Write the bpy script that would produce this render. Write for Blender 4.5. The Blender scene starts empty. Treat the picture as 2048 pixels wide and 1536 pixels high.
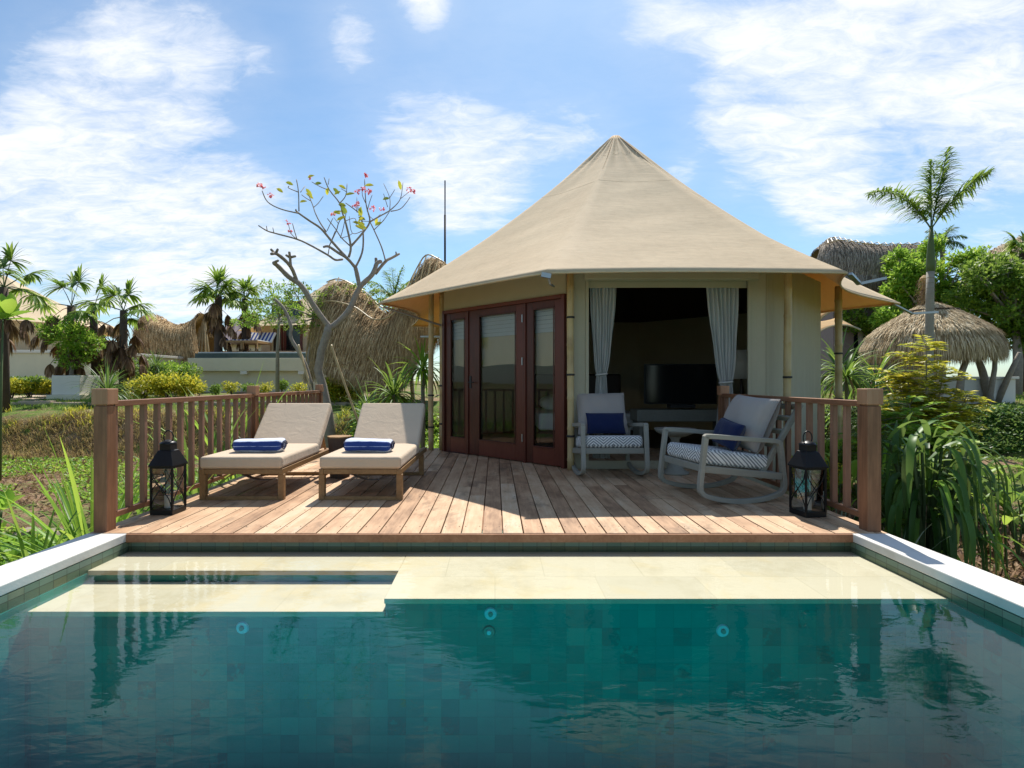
import bpy, math, random
from mathutils import Vector, Matrix
from math import sin, cos, pi, radians as R, sqrt
rnd = random.Random(7)
S = bpy.context.scene
COL = S.collection
F0, CX, CY, CAMZ = 1080.0, 990.0, 763.0, 1.08      # measured from the photograph (2048 px wide)
def P(px, py, Y): return Vector(((px-CX)/F0*Y, Y, CAMZ-(py-CY)/F0*Y))
def U(a, b): return rnd.uniform(a, b)
def sm(a, b, t):
    t = max(0, min(1, (t-a)/(b-a))); return t*t*(3-2*t)
def lerp(a, b, t): return a+(b-a)*t

class MB:
    def __init__(s): s.v=[]; s.f=[]; s.m=[]
    def add(s, vs, fs, m=0):
        n=len(s.v); s.v.extend([tuple(v) for v in vs]); s.f.extend([tuple(i+n for i in f) for f in fs]); s.m.extend([m]*len(fs)); return s
    def box(s, x0,x1,y0,y1,z0,z1, m=0, M=None):
        vs=[Vector(p) for p in ((x0,y0,z0),(x1,y0,z0),(x1,y1,z0),(x0,y1,z0),(x0,y0,z1),(x1,y0,z1),(x1,y1,z1),(x0,y1,z1))]
        if M: vs=[M@v for v in vs]
        return s.add(vs, [(0,3,2,1),(4,5,6,7),(0,1,5,4),(1,2,6,5),(2,3,7,6),(3,0,4,7)], m)
    def bar(s, a, b, w, h, m=0, up=Vector((0,0,1))):
        a=Vector(a); b=Vector(b); d=b-a; L=d.length; d=d/L
        sx=d.cross(up)
        if sx.length<1e-4: sx=Vector((1,0,0))
        sx.normalize(); uz=sx.cross(d).normalized()
        vs=[a+sx*i*w/2+uz*j*h/2 for i,j in ((-1,-1),(1,-1),(1,1),(-1,1))]+[b+sx*i*w/2+uz*j*h/2 for i,j in ((-1,-1),(1,-1),(1,1),(-1,1))]
        return s.add(vs, [(0,1,2,3),(7,6,5,4),(0,4,5,1),(1,5,6,2),(2,6,7,3),(3,7,4,0)], m)
    def tube(s, pts, r, n=8, m=0, cap=True, flat=1.0):
        pts=[Vector(p) for p in pts]; N=len(pts)
        rr=r if isinstance(r,(list,tuple)) else [r]*N
        prev=None; vs=[]
        for i,p in enumerate(pts):
            t=(pts[min(i+1,N-1)]-pts[max(i-1,0)])
            if t.length<1e-7: t=Vector((0,0,1))
            t.normalize()
            if prev is None:
                a=Vector((1,0,0)) if abs(t.x)<.8 else Vector((0,1,0))
            else: a=prev
            x=(a-t*a.dot(t))
            if x.length<1e-5: x=t.orthogonal()
            x.normalize(); prev=x; y=t.cross(x)
            for k in range(n):
                an=2*pi*k/n; vs.append(p+x*cos(an)*rr[i]+y*sin(an)*rr[i]*flat)
        fs=[(i*n+k, i*n+(k+1)%n, (i+1)*n+(k+1)%n, (i+1)*n+k) for i in range(N-1) for k in range(n)]
        if cap: fs+= [tuple(range(n))[::-1], tuple((N-1)*n+k for k in range(n))]
        return s.add(vs, fs, m)
    def lathe(s, c, prof, n=16, m=0, rx=1, ry=1):
        c=Vector(c); vs=[]; N=len(prof)
        for r,z in prof:
            for k in range(n):
                a=2*pi*k/n; vs.append(c+Vector((r*cos(a)*rx, r*sin(a)*ry, z)))
        fs=[(i*n+k, i*n+(k+1)%n, (i+1)*n+(k+1)%n, (i+1)*n+k) for i in range(N-1) for k in range(n)]
        fs+=[tuple(range(n))[::-1], tuple((N-1)*n+k for k in range(n))]
        return s.add(vs, fs, m)
    def grid(s, fn, nu, nv, m=0, closeu=False):
        vs=[fn(i/nu, j/nv) for i in range(nu+1) for j in range(nv+1)]
        fs=[(i*(nv+1)+j,(i+1)*(nv+1)+j,(i+1)*(nv+1)+j+1,i*(nv+1)+j+1) for i in range(nu) for j in range(nv)]
        return s.add(vs, fs, m)
    def blade(s, p, d, L, w, droop=.5, n=5, fold=.25, m=0, tip=.0, basew=.5):
        """strap leaf: curved tapered strip with a V fold"""
        p=Vector(p); d=Vector(d).normalized(); side=d.cross(Vector((0,0,1)))
        if side.length<1e-3: side=Vector((1,0,0))
        side.normalize(); vs=[]; st=L/n; q=p.copy(); dd=d.copy()
        for i in range(n+1):
            t=i/n; ww=w*(basew+(1-basew)*sin(min(1,t*2.2)*pi/2))*(1-t**3*(1-tip))
            nrm=side.cross(dd).normalized()
            vs += [q-side*ww/2+nrm*ww*fold*.5, q, q+side*ww/2+nrm*ww*fold*.5]
            dd=(dd+Vector((0,0,-1))*droop*st/L*(1+t*1.5)).normalized(); q=q+dd*st
        fs=[]
        for i in range(n): a=i*3; fs += [(a,a+1,a+4,a+3),(a+1,a+2,a+5,a+4)]
        return s.add(vs, fs, m)
    def leaf(s, p, d, nrm, L, w, m=0, fold=.15, bend=0.1):
        """broad leaf with midrib fold (6 faces)"""
        p=Vector(p); d=Vector(d).normalized(); sd=d.cross(nrm)
        if sd.length<1e-4: sd=d.orthogonal()
        sd.normalize(); n=sd.cross(d).normalized()
        prof=((0,.0),(.3,.85),(.62,1),(.86,.6),(1,0)); vs=[]
        for t,k in prof:
            c=p+d*L*t-n*bend*L*t*t
            vs+=[c-sd*w/2*k+n*fold*w*k, c, c+sd*w/2*k+n*fold*w*k]
        fs=[(0,1,4,3),(1,2,5,4),(3,4,7,6),(4,5,8,7),(6,7,10,9),(7,8,11,10),(9,10,13),(10,11,13)]
        return s.add(vs, fs, m)
    def chip(s, p, d, nrm, L, w, m=0):
        """small leaf: two triangles"""
        p=Vector(p); d=Vector(d).normalized(); sd=d.cross(nrm)
        if sd.length<1e-4: sd=d.orthogonal()
        sd.normalize(); n=sd.cross(d)
        return s.add([p, p+d*L*.45-sd*w/2+n*w*.15, p+d*L, p+d*L*.45+sd*w/2+n*w*.15], [(0,1,2),(0,2,3)], m)
    def build(s, name, mats, parent=None, smooth=False, bevel=0, label=None, world=False, kind=None, sub=0, solid=0):
        me=bpy.data.meshes.new(name)
        vs=s.v
        if world and parent is not None:
            l=parent.location if parent.parent is None else parent.parent.location+parent.location
            vs=[(a-l.x,b-l.y,c-l.z) for a,b,c in vs]
        me.from_pydata(vs, [], s.f)
        if not isinstance(mats,(list,tuple)): mats=[mats]
        for m in mats: me.materials.append(m)
        if len(mats)>1: me.polygons.foreach_set('material_index', s.m)
        if smooth: me.polygons.foreach_set('use_smooth',[True]*len(me.polygons))
        me.update()
        o=bpy.data.objects.new(name, me); COL.objects.link(o)
        if parent: o.parent=parent
        if bevel:
            b=o.modifiers.new('b','BEVEL'); b.width=bevel; b.segments=2; b.limit_method='ANGLE'; b.angle_limit=R(40)
        if sub:
            b=o.modifiers.new('s','SUBSURF'); b.levels=sub; b.render_levels=sub
        if solid:
            b=o.modifiers.new('t','SOLIDIFY'); b.thickness=solid; b.offset=0
        if label: o['label']=label
        if kind: o['kind']=kind
        return o
def tag(o, label, cat, group=None):
    o['label']=label; o['category']=cat
    if group: o['group']=group
    return o
def thing(name, label, cat, loc=(0,0,0), rz=0, group=None):
    o=bpy.data.objects.new(name, None); COL.objects.link(o); o.empty_display_size=.2
    o.location=loc; o.rotation_euler=(0,0,rz); tag(o,label,cat,group); return o
def copy_tree(o, parent=None):
    c=o.copy(); COL.objects.link(c)
    if parent: c.parent=parent
    for ch in [x for x in COL.objects if x.parent==o]: copy_tree(ch, c)
    return c

# ------------------------------------------------------------------ materials
def nt(name):
    m=bpy.data.materials.new(name); m.use_nodes=True; t=m.node_tree; t.nodes.clear()
    return m, t, t.nodes.new, t.links.new
class N:
    def __init__(s, name):
        s.m, s.t, s.n, s.l = nt(name)
        s.out=s.n('ShaderNodeOutputMaterial')
    def node(s, typ, **kw):
        n=s.n(typ)
        for k,v in kw.items():
            if k.startswith('i_'):
                key=k[2:].replace('_',' '); n.inputs[key].default_value=v
            else: setattr(n,k,v)
        return n
    def coord(s, kind='Object', scale=(1,1,1), rot=(0,0,0)):
        c=s.n('ShaderNodeTexCoord'); mp=s.n('ShaderNodeMapping'); mp.inputs['Scale'].default_value=scale; mp.inputs['Rotation'].default_value=rot
        s.l(c.outputs[kind], mp.inputs[0]); return mp.outputs[0]
    def noise(s, vec, scale=5, detail=6, rough=.6, dist=0):
        n=s.node('ShaderNodeTexNoise'); n.inputs['Scale'].default_value=scale; n.inputs['Detail'].default_value=detail; n.inputs['Roughness'].default_value=rough; n.inputs['Distortion'].default_value=dist
        if vec: s.l(vec, n.inputs['Vector'])
        return n.outputs['Fac']
    def ramp(s, fac, stops):
        r=s.n('ShaderNodeValToRGB'); e=r.color_ramp.elements
        while len(e)<len(stops): e.new(.5)
        for k,(p,c) in enumerate(stops): e[k].position=p; e[k].color=(*c,1) if len(c)==3 else c
        s.l(fac, r.inputs[0]); return r.outputs[0]
    def mix(s, a, b, fac, mode='MIX'):
        x=s.n('ShaderNodeMix'); x.data_type='RGBA'; x.blend_type=mode
        for k,v in ((6,a),(7,b)):
            if isinstance(v,tuple): x.inputs[k].default_value=(*v,1) if len(v)==3 else v
            else: s.l(v, x.inputs[k])
        if isinstance(fac,(int,float)): x.inputs[0].default_value=fac
        else: s.l(fac, x.inputs[0])
        return x.outputs[2]
    def math(s, op, a, b=None, c=None, clamp=False):
        x=s.n('ShaderNodeMath'); x.operation=op; x.use_clamp=clamp
        for k,v in enumerate((a,b,c)):
            if v is None: continue
            if isinstance(v,(int,float)): x.inputs[k].default_value=v
            else: s.l(v, x.inputs[k])
        return x.outputs[0]
    def rand(s):
        g=s.n('ShaderNodeNewGeometry'); return g.outputs['Random Per Island']
    def bump(s, h, st=.3, dist=.01):
        b=s.n('ShaderNodeBump'); b.inputs['Strength'].default_value=st; b.inputs['Distance'].default_value=dist; s.l(h,b.inputs['Height']); return b.outputs[0]
    def bsdf(s, col, rough=.6, bump=None, metal=0, spec=.5, sheen=0):
        b=s.n('ShaderNodeBsdfPrincipled')
        if isinstance(col,tuple): b.inputs['Base Color'].default_value=(*col,1)
        else: s.l(col,b.inputs['Base Color'])
        if isinstance(rough,(int,float)): b.inputs['Roughness'].default_value=rough
        else: s.l(rough,b.inputs['Roughness'])
        b.inputs['Metallic'].default_value=metal; b.inputs['Specular IOR Level'].default_value=spec
        b.inputs['Sheen Weight'].default_value=sheen
        if bump: s.l(bump,b.inputs['Normal'])
        return b.outputs[0]
    def fin(s, sh): s.l(sh, s.out.inputs[0]); return s.m

def leafmat(name, c0, c1, c2=None, trans=.35, rough=.45, big=1.2):
    k=N(name); r=k.rand(); co=k.coord('Object'); nz=k.noise(co,big,3)
    f=k.math('ADD', k.math('MULTIPLY',r,.65), k.math('MULTIPLY',nz,.5))
    st=[(.2,c0),(.62,c1)]+([(.9,c2)] if c2 else [])
    col=k.ramp(f, st)
    b=k.bsdf(col, rough, spec=.35)
    t=k.n('ShaderNodeBsdfTranslucent'); k.l(k.mix(col,(1,1,.35),.12),t.inputs[0])
    mx=k.n('ShaderNodeMixShader'); mx.inputs[0].default_value=trans; k.l(b,mx.inputs[1]); k.l(t.outputs[0],mx.inputs[2])
    return k.fin(mx.outputs[0])
def plain(name, col, rough=.6, var=.12, scale=6, metal=0, bump=0, spec=.5):
    k=N(name); co=k.coord('Object'); nz=k.noise(co,scale,5)
    c=k.mix(tuple(x*(1-var) for x in col), tuple(min(1,x*(1+var)) for x in col), nz)
    bp=k.bump(k.noise(co,scale*12,3),bump,.004) if bump else None
    return k.fin(k.bsdf(c,rough,bp,metal,spec))
def wood(name, stops, grain_axis=1, rough=.6, blotch=.5, gs=3.0, spec=.35, rw=.42, stain=0):
    k=N(name); sc=[38,38,38]; sc[grain_axis]=2.2
    r=k.rand(); 
    off=k.n('ShaderNodeCombineXYZ'); k.l(k.math('MULTIPLY',r,37.0),off.inputs[0]); k.l(k.math('MULTIPLY',r,11.0),off.inputs[1])
    ad=k.n('ShaderNodeVectorMath'); k.l(k.coord('Object',tuple(sc)),ad.inputs[0]); k.l(off.outputs[0],ad.inputs[1])
    g=k.noise(ad.outputs[0],1.0,6,.6,.6)
    sc2=[4,4,4]; sc2[grain_axis]=1.2
    ad2=k.n('ShaderNodeVectorMath'); k.l(k.coord('Object',tuple(sc2)),ad2.inputs[0]); k.l(off.outputs[0],ad2.inputs[1])
    b=k.noise(ad2.outputs[0],gs*.6,5,.62)
    f=k.math('ADD', k.math('MULTIPLY',r,rw), k.math('ADD', k.math('MULTIPLY',g,.35), k.math('MULTIPLY',b,blotch)))
    f=k.math('SUBTRACT',f,.15-(.42-rw)/2)
    col=k.ramp(f, stops)
    if stain: col=k.mix(col,(.05,.03,.022),k.math('MULTIPLY',k.math('SUBTRACT',k.noise(k.coord('Object',(1.5,.8,1)),1.5,8,.72,.5),.53,clamp=True),stain,clamp=True))
    return k.fin(k.bsdf(col,rough,k.bump(g,.35,.003),spec=spec))
def ribfab(name, col, sc=260, rough=.9, bump=.25, trans=0, var=.08):
    k=N(name); co=k.coord('Object'); nz=k.noise(co,4,5); w1=k.noise(k.coord('Object',(sc,sc*.2,sc)),1,2)
    w2=k.noise(k.coord('Object',(sc*.2,sc,sc*.5)),1,2)
    c=k.mix(tuple(x*(1-var) for x in col), tuple(min(1,x*(1+var)) for x in col), nz)
    c=k.mix(c,(.0,.0,.0),k.math('MULTIPLY',w1,.10))
    h=k.math('ADD',k.math('ADD',w1,w2),k.math('MULTIPLY',k.noise(k.coord('Object',(1,1.6,1)),7,4,.55,1.2),6)); b=k.bsdf(c,rough,k.bump(h,bump,.0035),spec=.2,sheen=.15)
    if trans:
        t=k.n('ShaderNodeBsdfTranslucent'); k.l(c,t.inputs[0]); mx=k.n('ShaderNodeMixShader'); mx.inputs[0].default_value=trans
        k.l(b,mx.inputs[1]); k.l(t.outputs[0],mx.inputs[2]); b=mx.outputs[0]
    return k.fin(b)

M={}
M['deck']=wood('deck_boards',[(.16,(.10,.055,.030)),(.36,(.27,.155,.086)),(.52,(.45,.275,.158)),(.70,(.58,.395,.240)),(.86,(.64,.485,.335)),(.97,(.42,.36,.29))],1,.62,.72,rw=.30,stain=4.5)
M['post']=wood('reddish_timber',[(.2,(.10,.042,.02)),(.5,(.31,.145,.075)),(.85,(.50,.28,.165))],2,.5,.45)
M['rail']=wood('reddish_rail',[(.2,(.12,.05,.025)),(.5,(.33,.155,.08)),(.85,(.52,.29,.17))],1,.5,.45)
M['balu']=wood('weathered_baluster',[(.2,(.15,.07,.042)),(.5,(.31,.17,.11)),(.85,(.43,.30,.215))],2,.6,.45)
M['teak']=wood('teak',[(.2,(.16,.085,.032)),(.5,(.34,.20,.085)),(.85,(.46,.30,.15))],1,.5,.4)
M['door']=wood('dark_red_door',[(.2,(.05,.012,.007)),(.5,(.125,.028,.016)),(.85,(.19,.052,.028))],2,.35,.3)
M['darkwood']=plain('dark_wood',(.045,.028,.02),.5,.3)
M['greywood']=wood('grey_painted_wood',[(.2,(.23,.225,.19)),(.5,(.31,.30,.255)),(.85,(.37,.36,.31))],1,.6,.3)
M['charcoal_metal']=plain('black_lantern_metal',(.018,.018,.02),.38,.3,metal=.6)
M['galv']=plain('galvanised',(.35,.36,.37),.35,.1,metal=.8)
M['cushion']=ribfab('beige_cushion',(.60,.475,.345),300,.85,.3)
M['greycush']=ribfab('light_grey_cushion',(.36,.32,.295),260,.9,.2)
M['navy']=ribfab('navy_fabric',(.008,.016,.065),260,.9,.3)
M['piping']=ribfab('piping',(.50,.42,.33),300,.85,.2)
M['canvas_wall']=ribfab('canvas_wall',(.48,.44,.325),200,.9,.15,trans=.12)
M['curtain']=ribfab('sheer_curtain',(.62,.62,.60),200,.9,.1,trans=.3)
M['blind_tan']=ribfab('tan_blind',(.82,.66,.42),200,.9,.1,trans=.3)
M['blind_white']=ribfab('white_blind',(.85,.84,.78),200,.9,.1,trans=.3)
M['white']=plain('white_paint',(.78,.76,.72),.6,.06,3)
M['dark_screen']=plain('dark_screen',(.01,.012,.014),.12,.1)
M['concrete']=plain('plaster_beige',(.64,.60,.45),.85,.12,2,bump=.2)
M['concrete_w']=plain('plaster_white',(.68,.66,.60),.85,.10,2,bump=.2)
M['stone_dark']=plain('dark_tile',(.05,.08,.07),.4,.4,6)
M['black']=plain('black_stuff',(.02,.02,.02),.6,.2)
M['bluefab']=plain('blue_stripe',(.02,.06,.30),.9,.1)
M['brownroof']=plain('brown_roof_tiles',(.20,.155,.16),.8,.2,8)
M['pink']=leafmat('pink_petals',(.62,.06,.16),(.85,.16,.28),(.95,.42,.45),.3)
M['leaf']=leafmat('leaf_mid',(.04,.11,.012),(.15,.29,.026),(.30,.43,.05),.45)
M['leaf_dark']=leafmat('leaf_dark',(.022,.075,.014),(.07,.18,.026),(.16,.30,.05),.38)
M['leaf_bright']=leafmat('leaf_bright',(.07,.20,.012),(.22,.43,.03),(.42,.55,.06),.5)
M['leaf_yellow']=leafmat('leaf_yellow',(.13,.22,.012),(.50,.48,.03),(.85,.72,.05),.45)
M['leaf_grey']=leafmat('leaf_silver',(.10,.16,.08),(.22,.30,.16),(.42,.48,.36),.25)
M['dry']=leafmat('dry_fronds',(.07,.035,.02),(.20,.105,.055),(.36,.23,.13),.25,.7)
M['drygrass']=leafmat('dry_grass',(.12,.07,.03),(.30,.19,.085),(.55,.43,.16),.35,.7)
M['grass']=leafmat('grass',(.05,.13,.01),(.16,.30,.025),(.32,.42,.05),.45,.6)
M['rust']=leafmat('rusty_leaves',(.12,.04,.02),(.40,.12,.04),(.5,.3,.06),.3,.6)
M['bark']=plain('bark_grey',(.27,.235,.195),.85,.45,14,bump=1)
M['bark_d']=plain('bark_brown',(.075,.05,.035),.9,.4,9,bump=.6)
M['palmtrunk']=plain('palm_trunk',(.26,.24,.20),.8,.3,5,bump=.4)
M['stem']=plain('green_stem',(.07,.11,.035),.7,.3)
def mk_bamboo():
    k=N('bamboo'); co=k.coord('Object'); nz=k.noise(co,3,4); st=k.noise(k.coord('Object',(60,60,1.5)),1,4)
    c=k.ramp(k.math('ADD',k.math('MULTIPLY',nz,.7),k.math('MULTIPLY',st,.3)),[(.25,(.22,.13,.05)),(.5,(.46,.34,.16)),(.8,(.62,.50,.27))])
    return k.fin(k.bsdf(c,.42))
M['bamboo']=mk_bamboo()
def mk_thatch(name, stops):
    k=N(name); r=k.rand(); co=k.coord('Object'); n1=k.noise(co,2.2,4); n2=k.noise(k.coord('Object',(60,60,8)),1,4)
    f=k.math('ADD',k.math('ADD',k.math('MULTIPLY',r,.5),k.math('MULTIPLY',n1,.35)),k.math('MULTIPLY',n2,.25))
    c=k.ramp(f,stops)
    return k.fin(k.bsdf(c,.85,k.bump(n2,.8,.03),spec=.2))
M['thatch']=mk_thatch('thatch',[(.2,(.11,.06,.022)),(.5,(.40,.26,.12)),(.8,(.70,.52,.29))])
M['thatch_g']=mk_thatch('thatch_grey',[(.2,(.10,.08,.06)),(.5,(.27,.22,.17)),(.8,(.48,.41,.33))])
M['thatch_y']=mk_thatch('thatch_light',[(.2,(.17,.105,.045)),(.45,(.46,.335,.185)),(.8,(.78,.65,.44))])
def mk_canvas():
    k=N('tan_roof_canvas'); co=k.coord('Object'); n1=k.noise(k.coord('Object',(1,1,5)),2.2,6,.6,.8); w=k.noise(k.coord('Object',(150,150,260)),1,2)
    n3=k.noise(k.coord('Object',(3,3,26)),1.4,5,.6,1.0)
    st=k.noise(co,.9,5); dirt=k.noise(k.coord('Object',(7,7,1)),1.2,6,.65)
    c=k.ramp(st,[(.3,(.70,.565,.375)),(.7,(.78,.645,.44))])
    c=k.mix(c,(.30,.235,.15),k.math('MULTIPLY',k.math('SUBTRACT',dirt,.46,clamp=True),.6))
    c=k.mix(c,(.22,.17,.11),k.math('MULTIPLY',w,.22))
    h=k.math('ADD',k.math('MULTIPLY',n1,1.0),k.math('ADD',k.math('MULTIPLY',n3,.55),k.math('MULTIPLY',w,.05)))
    b=k.bsdf(c,.8,k.bump(h,.17,.03),spec=.2)
    t=k.n('ShaderNodeBsdfTranslucent'); k.l(k.mix(c,(1,.50,.13),.7),t.inputs[0]); mx=k.n('ShaderNodeMixShader'); mx.inputs[0].default_value=.22
    k.l(b,mx.inputs[1]); k.l(t.outputs[0],mx.inputs[2]); return k.fin(mx.outputs[0])
M['canvas']=mk_canvas()
M['awning']=ribfab('amber_awning',(.62,.42,.19),200,.85,.1,trans=.4)
def mk_pattern():
    # concentric white diamonds on grey-blue: seat cushion print
    k=N('diamond_print'); c=k.n('ShaderNodeTexCoord'); sx=k.n('ShaderNodeSeparateXYZ'); k.l(c.outputs['Object'],sx.inputs[0])
    def tri(v,per): 
        a=k.math('DIVIDE',v,per); fr=k.math('FRACT',a); return k.math('ABSOLUTE',k.math('SUBTRACT',fr,.5))
    xy=k.math('ADD',sx.outputs[0],0.013)
    yz=k.math('ADD',sx.outputs[1],sx.outputs[2])
    d=k.math('ADD',tri(xy,.22),tri(k.math('ADD',yz,.03),.19))
    s=k.math('FRACT',k.math('MULTIPLY',d,5.6)); s=k.math('GREATER_THAN',s,.5)
    nz=k.noise(k.coord('Object'),60,2)
    col=k.mix((.21,.22,.235),(.78,.77,.74),s)
    col=k.mix(col,(.3,.3,.3),k.math('MULTIPLY',nz,.15))
    return k.fin(k.bsdf(col,.85,k.bump(nz,.2,.002)))
M['pattern']=mk_pattern()
def mk_towel():
    k=N('striped_towel'); c=k.n('ShaderNodeTexCoord'); sx=k.n('ShaderNodeSeparateXYZ'); k.l(c.outputs['Object'],sx.inputs[0])
    ang=k.math('ARCTAN2',sx.outputs[2],sx.outputs[1])     # stripes run along the roll
    w=k.math('ADD',k.math('DIVIDE',ang,2*pi),.5)
    wob=k.noise(k.coord('Object'),5,3); w=k.math('ADD',w,k.math('MULTIPLY',k.math('SUBTRACT',wob,.5),.045))
    col=k.ramp(w,[(0,(.45,.56,.85)),(.004,(.012,.045,.24)),(.07,(.72,.78,.90)),(.30,(.012,.045,.24)),(.40,(.72,.78,.90)),(.52,(.03,.08,.33)),(.60,(.7,.76,.9)),(.93,(.012,.045,.24))])
    col.node.color_ramp.interpolation='CONSTANT'
    nz=k.noise(k.coord('Object'),180,2)
    return k.fin(k.bsdf(k.mix(col,(.1,.12,.2),k.math('MULTIPLY',nz,.2)),.95,k.bump(nz,.6,.004),spec=.1,sheen=.3))
M['towel']=mk_towel()
def glass(name, tint=(1,1,1), boost=1.0, rough=0.0):
    k=N(name); fr=k.n('ShaderNodeFresnel'); fr.inputs[0].default_value=1.5
    t=k.n('ShaderNodeBsdfTransparent'); t.inputs[0].default_value=(*tint,1); g=k.n('ShaderNodeBsdfGlossy'); g.inputs['Roughness'].default_value=rough
    mx=k.n('ShaderNodeMixShader'); k.l(k.math('MULTIPLY',fr.outputs[0],boost,clamp=True),mx.inputs[0]); k.l(t.outputs[0],mx.inputs[1]); k.l(g.outputs[0],mx.inputs[2]); return k.fin(mx.outputs[0])
M['glass']=glass('window_glass',(.93,.94,.93),.95)
M['glass_l']=glass('lantern_glass',(.93,.95,.94),1.0)
def mk_water():
    k=N('pool_water')
    co=k.coord('Object',(1.0,2.3,1)); a=k.noise(co,2.0,3,.5,.3); b=k.noise(k.coord('Object',(1.6,3.4,1),(0,0,.35)),4.5,3,.5,.5)
    dm=k.noise(k.coord('Object'),.55,2)
    dd=k.math('MULTIPLY',k.math('SUBTRACT',dm,.25,clamp=True),2.0)
    h=k.math('MULTIPLY',k.math('ADD',a,k.math('MULTIPLY',b,.8)),dd)
    bp=k.bump(h,.155,.030)
    fr=k.n('ShaderNodeFresnel'); fr.inputs[0].default_value=1.333; k.l(bp,fr.inputs['Normal'])
    t=k.n('ShaderNodeBsdfTransparent'); t.inputs[0].default_value=(.965,.99,.965,1)
    g=k.n('ShaderNodeBsdfGlossy'); g.inputs['Roughness'].default_value=.0; k.l(bp,g.inputs['Normal'])
    mx=k.n('ShaderNodeMixShader'); k.l(k.math('MULTIPLY',fr.outputs[0],.97),mx.inputs[0]); k.l(t.outputs[0],mx.inputs[1]); k.l(g.outputs[0],mx.inputs[2]); return k.fin(mx.outputs[0])
M['water']=mk_water()
def mk_pooltile(name, stops, sc=10.0, rot=(0,0,0), mortar=(.012,.03,.026),mstr=.55):
    # cube of stone tiles: per tile colour from a cell noise
    k=N(name); co=k.coord('Object',(sc,sc,sc),rot)
    fl=k.n('ShaderNodeVectorMath'); fl.operation='FLOOR'; k.l(co,fl.inputs[0])
    wn=k.n('ShaderNodeTexWhiteNoise'); wn.noise_dimensions='3D'; k.l(fl.outputs[0],wn.inputs['Vector'])
    nz=k.noise(k.coord('Object'),14,5)
    f=k.math('ADD',k.math('MULTIPLY',wn.outputs['Value'],.8),k.math('MULTIPLY',nz,.2))
    col=k.ramp(f,stops)
    fr=k.n('ShaderNodeVectorMath'); fr.operation='FRACTION'; k.l(co,fr.inputs[0]); sx=k.n('ShaderNodeSeparateXYZ'); k.l(fr.outputs[0],sx.inputs[0])
    m=None
    for i in range(3):
        e=k.math('GREATER_THAN',k.math('ABSOLUTE',k.math('SUBTRACT',sx.outputs[i],.5)),.472)
        m=e if m is None else k.math('MAXIMUM',m,e)
    col=k.mix(col,mortar,k.math('MULTIPLY',m,mstr))
    return k.fin(k.bsdf(col,.45,k.bump(nz,.2,.005)))
GT=[(.05,(.001,.52,.60)),(.35,(.001,.47,.55)),(.6,(.001,.54,.62)),(.72,(.001,.44,.52)),(.86,(.01,.45,.52)),(.92,(.001,.52,.60)),(1,(.002,.56,.64))]
M['pooltile']=mk_pooltile('green_pool_tiles',GT,5.0,mstr=.12)
M['risertile']=mk_pooltile('green_riser_tiles',[(.05,(.0,.30,.265)),(.3,(.0,.25,.23)),(.55,(.0,.32,.28)),(.78,(.0,.21,.195)),(.81,(.03,.18,.165)),(.83,(.0,.30,.26)),(1,(.0,.35,.30))],10.0,mstr=.12)
M['walltile']=mk_pooltile('waterline_tiles',[(.0,(.09,.16,.11)),(.4,(.16,.24,.17)),(.7,(.13,.20,.155)),(.85,(.20,.24,.15)),(1,(.075,.12,.075))],10.0,mortar=(.03,.035,.025))
def mk_lime():
    k=N('limestone_shelf'); co=k.coord('Object'); br=k.n('ShaderNodeTexBrick'); k.l(k.coord('Object',(1,1,1),(0,0,0)),br.inputs['Vector'])
    br.inputs['Scale'].default_value=1; br.inputs['Brick Width'].default_value=.62; br.inputs['Row Height'].default_value=.42; br.inputs['Mortar Size'].default_value=.003
    br.inputs['Color1'].default_value=(.62,.55,.40,1); br.inputs['Color2'].default_value=(.52,.47,.35,1); br.inputs['Mortar'].default_value=(.46,.41,.28,1)
    n1=k.noise(co,3.2,6,.65,.6); n2=k.noise(co,1.1,3)
    c=k.mix(br.outputs[0],(.62,.44,.13),k.math('MULTIPLY',k.math('SUBTRACT',k.math('MULTIPLY',n1,n2),.25,clamp=True),3.6,clamp=True))
    c=k.mix(c,(.66,.61,.50),k.math('MULTIPLY',k.noise(co,5,5),.45)); c=k.mix(c,(.36,.30,.17),k.math('MULTIPLY',k.math('SUBTRACT',k.noise(co,2.1,8,.7),.50,clamp=True),2.4,clamp=True))
    return k.fin(k.bsdf(c,.7,k.bump(n1,.2,.004)))
M['lime']=mk_lime()
def mk_coping():
    k=N('white_coping'); co=k.coord('Object'); n=k.noise(co,2.5,6,.65); n2=k.noise(co,45,3)
    c=k.ramp(n,[(.28,(.48,.46,.41)),(.5,(.62,.60,.56)),(.8,(.68,.66,.62))])
    return k.fin(k.bsdf(c,.75,k.bump(n2,.25,.004)))
M['coping']=mk_coping()
def mk_ground():
    k=N('soil_and_grass'); co=k.coord('Object'); n1=k.noise(co,.5,5,.6); n2=k.noise(co,3.5,8,.7); n3=k.noise(co,22,5,.7)
    soil=k.ramp(n2,[(.3,(.12,.07,.04)),(.5,(.30,.19,.115)),(.7,(.44,.31,.20))])
    gr=k.ramp(n3,[(.3,(.05,.095,.012)),(.55,(.12,.20,.028)),(.75,(.24,.30,.06))])
    f=k.ramp(k.math('ADD',k.math('MULTIPLY',n1,.5),k.math('MULTIPLY',n2,.5)),[(.44,(0,0,0)),(.56,(1,1,1))])
    return k.fin(k.bsdf(k.mix(soil,gr,f),.9,k.bump(k.math('ADD',n3,n2),.9,.05),spec=.2))
M['ground']=mk_ground()
M['path']=plain('path_concrete',(.46,.36,.27),.9,.15,4,bump=.3)
M['rock']=plain('stone',(.27,.22,.17),.9,.35,5,bump=.7)
M['rockd']=plain('stone_mossy',(.07,.065,.045),.9,.5,5,bump=.7)
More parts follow.
